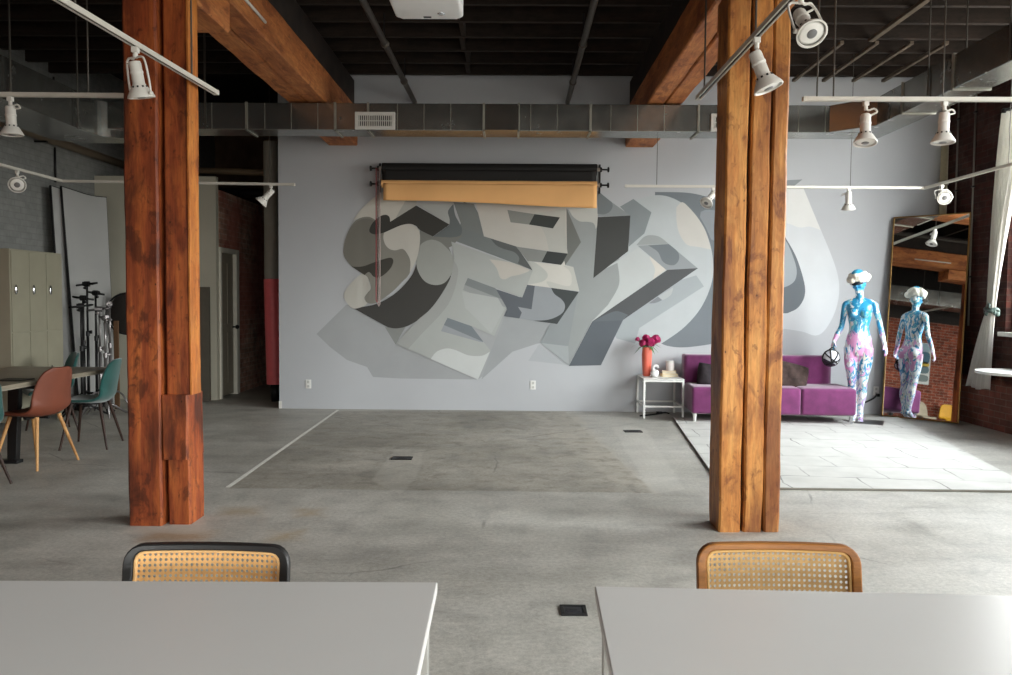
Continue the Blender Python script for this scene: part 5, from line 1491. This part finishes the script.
# hat: fluffy brim and blue crown
p = MB(); hh = hp(0, .012, .055)
rh = random.Random(4)
for k in range(26):
    a = 2*PI*k/26; r = .096+rh.uniform(-.010,.012); p.ell(hh+HM@V((math.cos(a)*r*.98, math.sin(a)*r*1.05, rh.uniform(-.014,.018))), (.038+rh.uniform(-.006,.010),)*3, None, 10, 8)
for k in range(16):
    a = 2*PI*k/16; p.ell(hh+HM@V((math.cos(a)*.075, math.sin(a)*.08, .045+rh.uniform(-.008,.008))), (.036,)*3, None, 10, 8)
hb = p.build('hat_brim', plain('white_fluffy_fabric', rgb(238,234,220), .9, var=.08, scale=14, bump=.5), mn, smooth=True)
d = hb.modifiers.new('remesh', 'REMESH'); d.mode = 'VOXEL'; d.voxel_size = .006; d.use_smooth_shade = True
p = MB(); p.ell(hh+HM@V((0,.0,.055)), (.074,.084,.066), HM, 24, 14); p.build('hat_crown', plain('blue_hat_crown', rgb(60,166,204), .8, var=.3, scale=10), mn, smooth=True)
p = MB(); p.tube([hp(-.066,-.066,.016), hp(-.03,-.10,.014), hp(.0,-.104,.014), hp(.03,-.10,.014), hp(.066,-.066,.016)], [.019,.023,.018,.023,.019], 10)
p.tube([hp(-.066,-.066,.016), hp(-.078,-.0,.012)], .006, 6); p.tube([hp(.066,-.066,.016), hp(.078,.0,.012)], .006, 6)
p.build('sunglasses', plain('dark_glasses', rgb(28,40,52), .15, spec=.7), mn, smooth=True)
# stand plate
mp_ = MB(); mp_.box(-.02, .30, -.16, .22, -.006, -.002); mp_.build('base_plate', plain('dark_steel_plate', rgb(92,92,92), .3, .7), mn, bevel=.003)
# round bag held by its strap
bc = V((mq.x, mq.y, 0)) + Matrix.Rotation(math.radians(-4), 3, 'Z') @ V((-.318,-.10,.0)); bc.z = .80
bc = onY(831, 358, mq.y-.05)
bg = thing('round_bag', 'small round black and white ball-shaped bag held in the mannequin hand', 'bag', bc)
R_ = .098
p = MB(); p.ell((0,0,0), (R_,R_*.8,R_), None, 28, 18); p.build('shell', plain('bag_pale_grey', rgb(190,192,198), .4, var=.1, scale=8), bg, smooth=True)
p = MB()
def great(nv, t0=0, t1=2*PI, r=.0085, off=0):
    nv = V(nv).normalized(); a = nv.orthogonal().normalized(); b_ = nv.cross(a); rr_ = math.sqrt(1-off*off)
    pts = [V(((a.x*math.cos(t)+b_.x*math.sin(t))*rr_+nv.x*off, ((a.y*math.cos(t)+b_.y*math.sin(t))*rr_+nv.y*off)*.8, (a.z*math.cos(t)+b_.z*math.sin(t))*rr_+nv.z*off))*(R_+.002) for t in [2*PI*i/40 for i in range(40)]]
    p.tube(pts, r, 8, closed=True)
great((0,1,.15), r=.011); great((.6,-.2,.75)); great((-.75,-.2,.6)); great((1,-.3,.1)); great((.2,.3,-1), off=.2)
p.build('bands', M_black, bg, smooth=True)
p = MB()
nu = 24
def cap(u_, v_):
    th = u_*2*PI; ph = PI*(.66+.34*v_); return V((math.sin(ph)*math.cos(th)*(R_+.004), math.sin(ph)*math.sin(th)*(R_+.004)*.8, math.cos(ph)*(R_+.004)))
mrot = Matrix.Rotation(math.radians(28), 3, 'Y')
p.grid(lambda a, b_: mrot @ cap(a, b_), nu, 6); p.build('dark_underside', plain('dark_plum', rgb(46,34,52), .5), bg, smooth=True)
p = MB(); hw_ = mn.matrix_basis @ (rw+V((-.008,-.035,-.085))); hl = hw_-bc
p.tube(catmull([V((-.05,0,R_*.8)), hl*.55+V((-.03,0,R_*.4)), hl+V((0,.0,.008)), hl*.55+V((.035,0,R_*.4)), V((.05,0,R_*.8))], 6, closed=False), .007, 8); p.build('strap', M_black, bg, smooth=True)

# ------------------------------------------------------------------ curtain on the brick wall
cu = thing('curtain', 'off-white curtain tied back beside the window on the brick wall', 'curtain', (XR-.1, 9.2, .45))
tie = onX(994.5, 310, XR-.12)
top0, top1 = onX(1003, 121, XR-.12), Vector((XR-.12, 8.68, 3.60))
b0, b1 = onX(968, 386, XR-.12), onX(992, 388, XR-.12)
zt_, zti, zb_ = 3.60, tie.z, b0.z
def cfn(u_, v_):
    # v 0 top .. 1 bottom
    vt = (zt_-zti)/(zt_-zb_)
    z = zt_+(zb_-zt_)*v_
    if v_ < vt:
        f = v_/vt; g = f**1.5
        ya = top0.y+(tie.y+.07-top0.y)*(f**.9); yb2 = top1.y+(tie.y-.07-top1.y)*(1-(1-f)**1.35)
    else:
        f = (v_-vt)/(1-vt); g = 1-.8*f
        ya = tie.y+.07+(b0.y-tie.y-.07)*(f**.85); yb2 = tie.y-.07+(b1.y-tie.y+.07)*(f**.7)
    y = ya+(yb2-ya)*u_
    amp = .035+.015*math.sin(v_*5); fold = math.sin(u_*2*PI*5.5+.4*math.sin(v_*6))*amp*(1-.4*g)
    return (XR-.13-.015+fold-.02*g, y, z + .012*math.sin(u_*9)*(v_ > .98))
p = MB(); p.grid(cfn, 120, 60)
M_cur = N('off_white_linen'); 
def curtain_mat():
    k = M_cur; f = k.noise(k.coord((1,1,1)), 4, 4)
    c = k.ramp(f, [(.3, rgb(206,204,198)), (.7, rgb(220,218,212))])
    tr = k.n('ShaderNodeBsdfTranslucent'); tr.inputs[0].default_value = rgb(214,212,206); mx = k.n('ShaderNodeMixShader'); mx.inputs[0].default_value = .5
    k.set(c, .85, 0, .15); k.l(k.b.outputs[0], mx.inputs[1]); k.l(tr.outputs[0], mx.inputs[2]); k.l(mx.outputs[0], k.out.inputs[0]); return k.m
p.build('cloth', curtain_mat(), cu, world=True, smooth=True, solid=.004)
p = MB(); p.tube([(XR-.15+.06*math.cos(t), tie.y+.075*math.sin(t), tie.z+.012*math.sin(t*3)) for t in [2*PI*i/28 for i in range(28)]], .02, 8, closed=True)
for k in range(14):
    t = 2*PI*k/14; p.ell((XR-.15+.06*math.cos(t), tie.y+.08*math.sin(t), tie.z+rh.uniform(-.05,.05)), (.016,.022,.03), None, 8, 6)
p.build('tie_band', plain('teal_beaded_tie', rgb(72,86,80), .4, var=.5, scale=40), cu, world=True, smooth=True)
p = MB(); p.tube([(XR-.12, 6.3, 3.64), (XR-.12, 9.15, 3.64)], .016, 10); p.ell((XR-.12, 9.17, 3.64), (.03,.03,.03)); p.box(XR-.12, XR, 9.08, 9.10, 3.63, 3.65); p.box(XR-.12, XR, 6.4, 6.42, 3.63, 3.65)
cr = p.build('curtain_rod', M_blackmetal, smooth=True, angle=40); tag(cr, 'black curtain rod above the window on the brick wall', 'curtain rod')

# ------------------------------------------------------------------ white table at the right edge
rt = thing('round_table', 'white table with wooden legs at the right edge, below the curtain', 'table', (5.10, 8.35, 0))
q = onZ(978, 371, .75)
cx_, cy_ = 5.36-.0, q.y-.05
p = MB(); rad = max(.2, cx_-q.x)
loop = [(cx_-rad*math.cos(t)*1.0 if True else 0, cy_+.42*math.sin(t)) for t in [PI*i/16-PI/2 for i in range(17)]]
loop += [(XR-.03, cy_+.42), (XR-.03, cy_-.42)][0:2]
p.prism([(x, y, .722) for x, y in loop], (0,0,.03)); p.build('tabletop', M_white, rt, world=True, bevel=.004)
for (x, y) in ((XR-.06, cy_+.32), (XR-.06, cy_-.34), (XR-.12, cy_-.02)):
    p = MB(); p.tube([(x, y, .72), (x+.0, y+.0, 0)], [.024, .014], 12); p.build('leg', M_lwood, rt, world=True, smooth=True, angle=40)
# ------------------------------------------------------------------ daylight
w = bpy.data.worlds.new('World'); S.world = w; w.use_nodes = True
t = w.node_tree; bgn = t.nodes['Background']
tc = t.nodes.new('ShaderNodeTexCoord'); sp = t.nodes.new('ShaderNodeSeparateXYZ'); rp = t.nodes.new('ShaderNodeValToRGB')
t.links.new(tc.outputs['Generated'], sp.inputs[0])
mr_ = t.nodes.new('ShaderNodeMapRange'); mr_.inputs[1].default_value = -.25; mr_.inputs[2].default_value = .6
t.links.new(sp.outputs[2], mr_.inputs[0]); t.links.new(mr_.outputs[0], rp.inputs[0])
e = rp.color_ramp.elements
e[0].position = .19; e[0].color = (.24,.225,.205,1); e[1].position = 1; e[1].color = (.86,.89,.93,1)
m_ = e.new(.46); m_.color = (.90,.885,.86,1)
dt = t.nodes.new('ShaderNodeVectorMath'); dt.operation = 'DOT_PRODUCT'; dt.inputs[1].default_value = (.75, -.66, 0)
t.links.new(tc.outputs['Generated'], dt.inputs[0])
m2 = t.nodes.new('ShaderNodeMapRange'); m2.interpolation_type = 'SMOOTHSTEP'; m2.inputs[1].default_value = .1; m2.inputs[2].default_value = .95; m2.inputs[3].default_value = .75; m2.inputs[4].default_value = 1.5
t.links.new(dt.outputs['Value'], m2.inputs[0])
vm = t.nodes.new('ShaderNodeVectorMath'); vm.operation = 'SCALE'; t.links.new(rp.outputs[0], vm.inputs[0]); t.links.new(m2.outputs[0], vm.inputs['Scale'])
t.links.new(vm.outputs[0], bgn.inputs['Color']); bgn.inputs['Strength'].default_value = 8.0

def portal(name, x, y, z, sx, sy, rot):
    l = bpy.data.lights.new(name, 'AREA'); l.shape = 'RECTANGLE'; l.size = sx; l.size_y = sy; l.cycles.is_portal = True
    o = bpy.data.objects.new(name, l); COL.objects.link(o); o.location = (x, y, z); o.rotation_euler = rot
    return o
for a, c in WIN:
    portal('window_daylight', XR+WT+.01, (a+c)/2, (WZ0+WZ1)/2, WZ1-WZ0, c-a, (0, PI/2, 0))
for a, c in FW:
    portal('window_daylight', (a+c)/2, YF-.32, (FZ0+FZ1)/2, c-a, FZ1-FZ0, (PI/2, 0, 0))

cam = bpy.data.cameras.new('Camera'); co = bpy.data.objects.new('Camera', cam); COL.objects.link(co)
cam.sensor_fit = 'HORIZONTAL'; cam.sensor_width = 36.0; cam.lens = F/W_IMG*36.0; cam.clip_start = .02; cam.clip_end = 200
co.matrix_world = Matrix.Translation(CAMP) @ RM
S.camera = co
vs = S.view_settings
S.display_settings.display_device = 'sRGB'
vs.view_transform = 'Standard'; vs.look = 'None'; vs.gamma = 1; vs.use_curve_mapping = False
vs.exposure = 1.52
S.cycles.use_denoising = True
S.cycles.max_bounces = 10; S.cycles.diffuse_bounces = 6; S.cycles.glossy_bounces = 5; S.cycles.transparent_max_bounces = 12
S.cycles.caustics_reflective = False; S.cycles.caustics_refractive = False
S.cycles.sample_clamp_indirect = 6
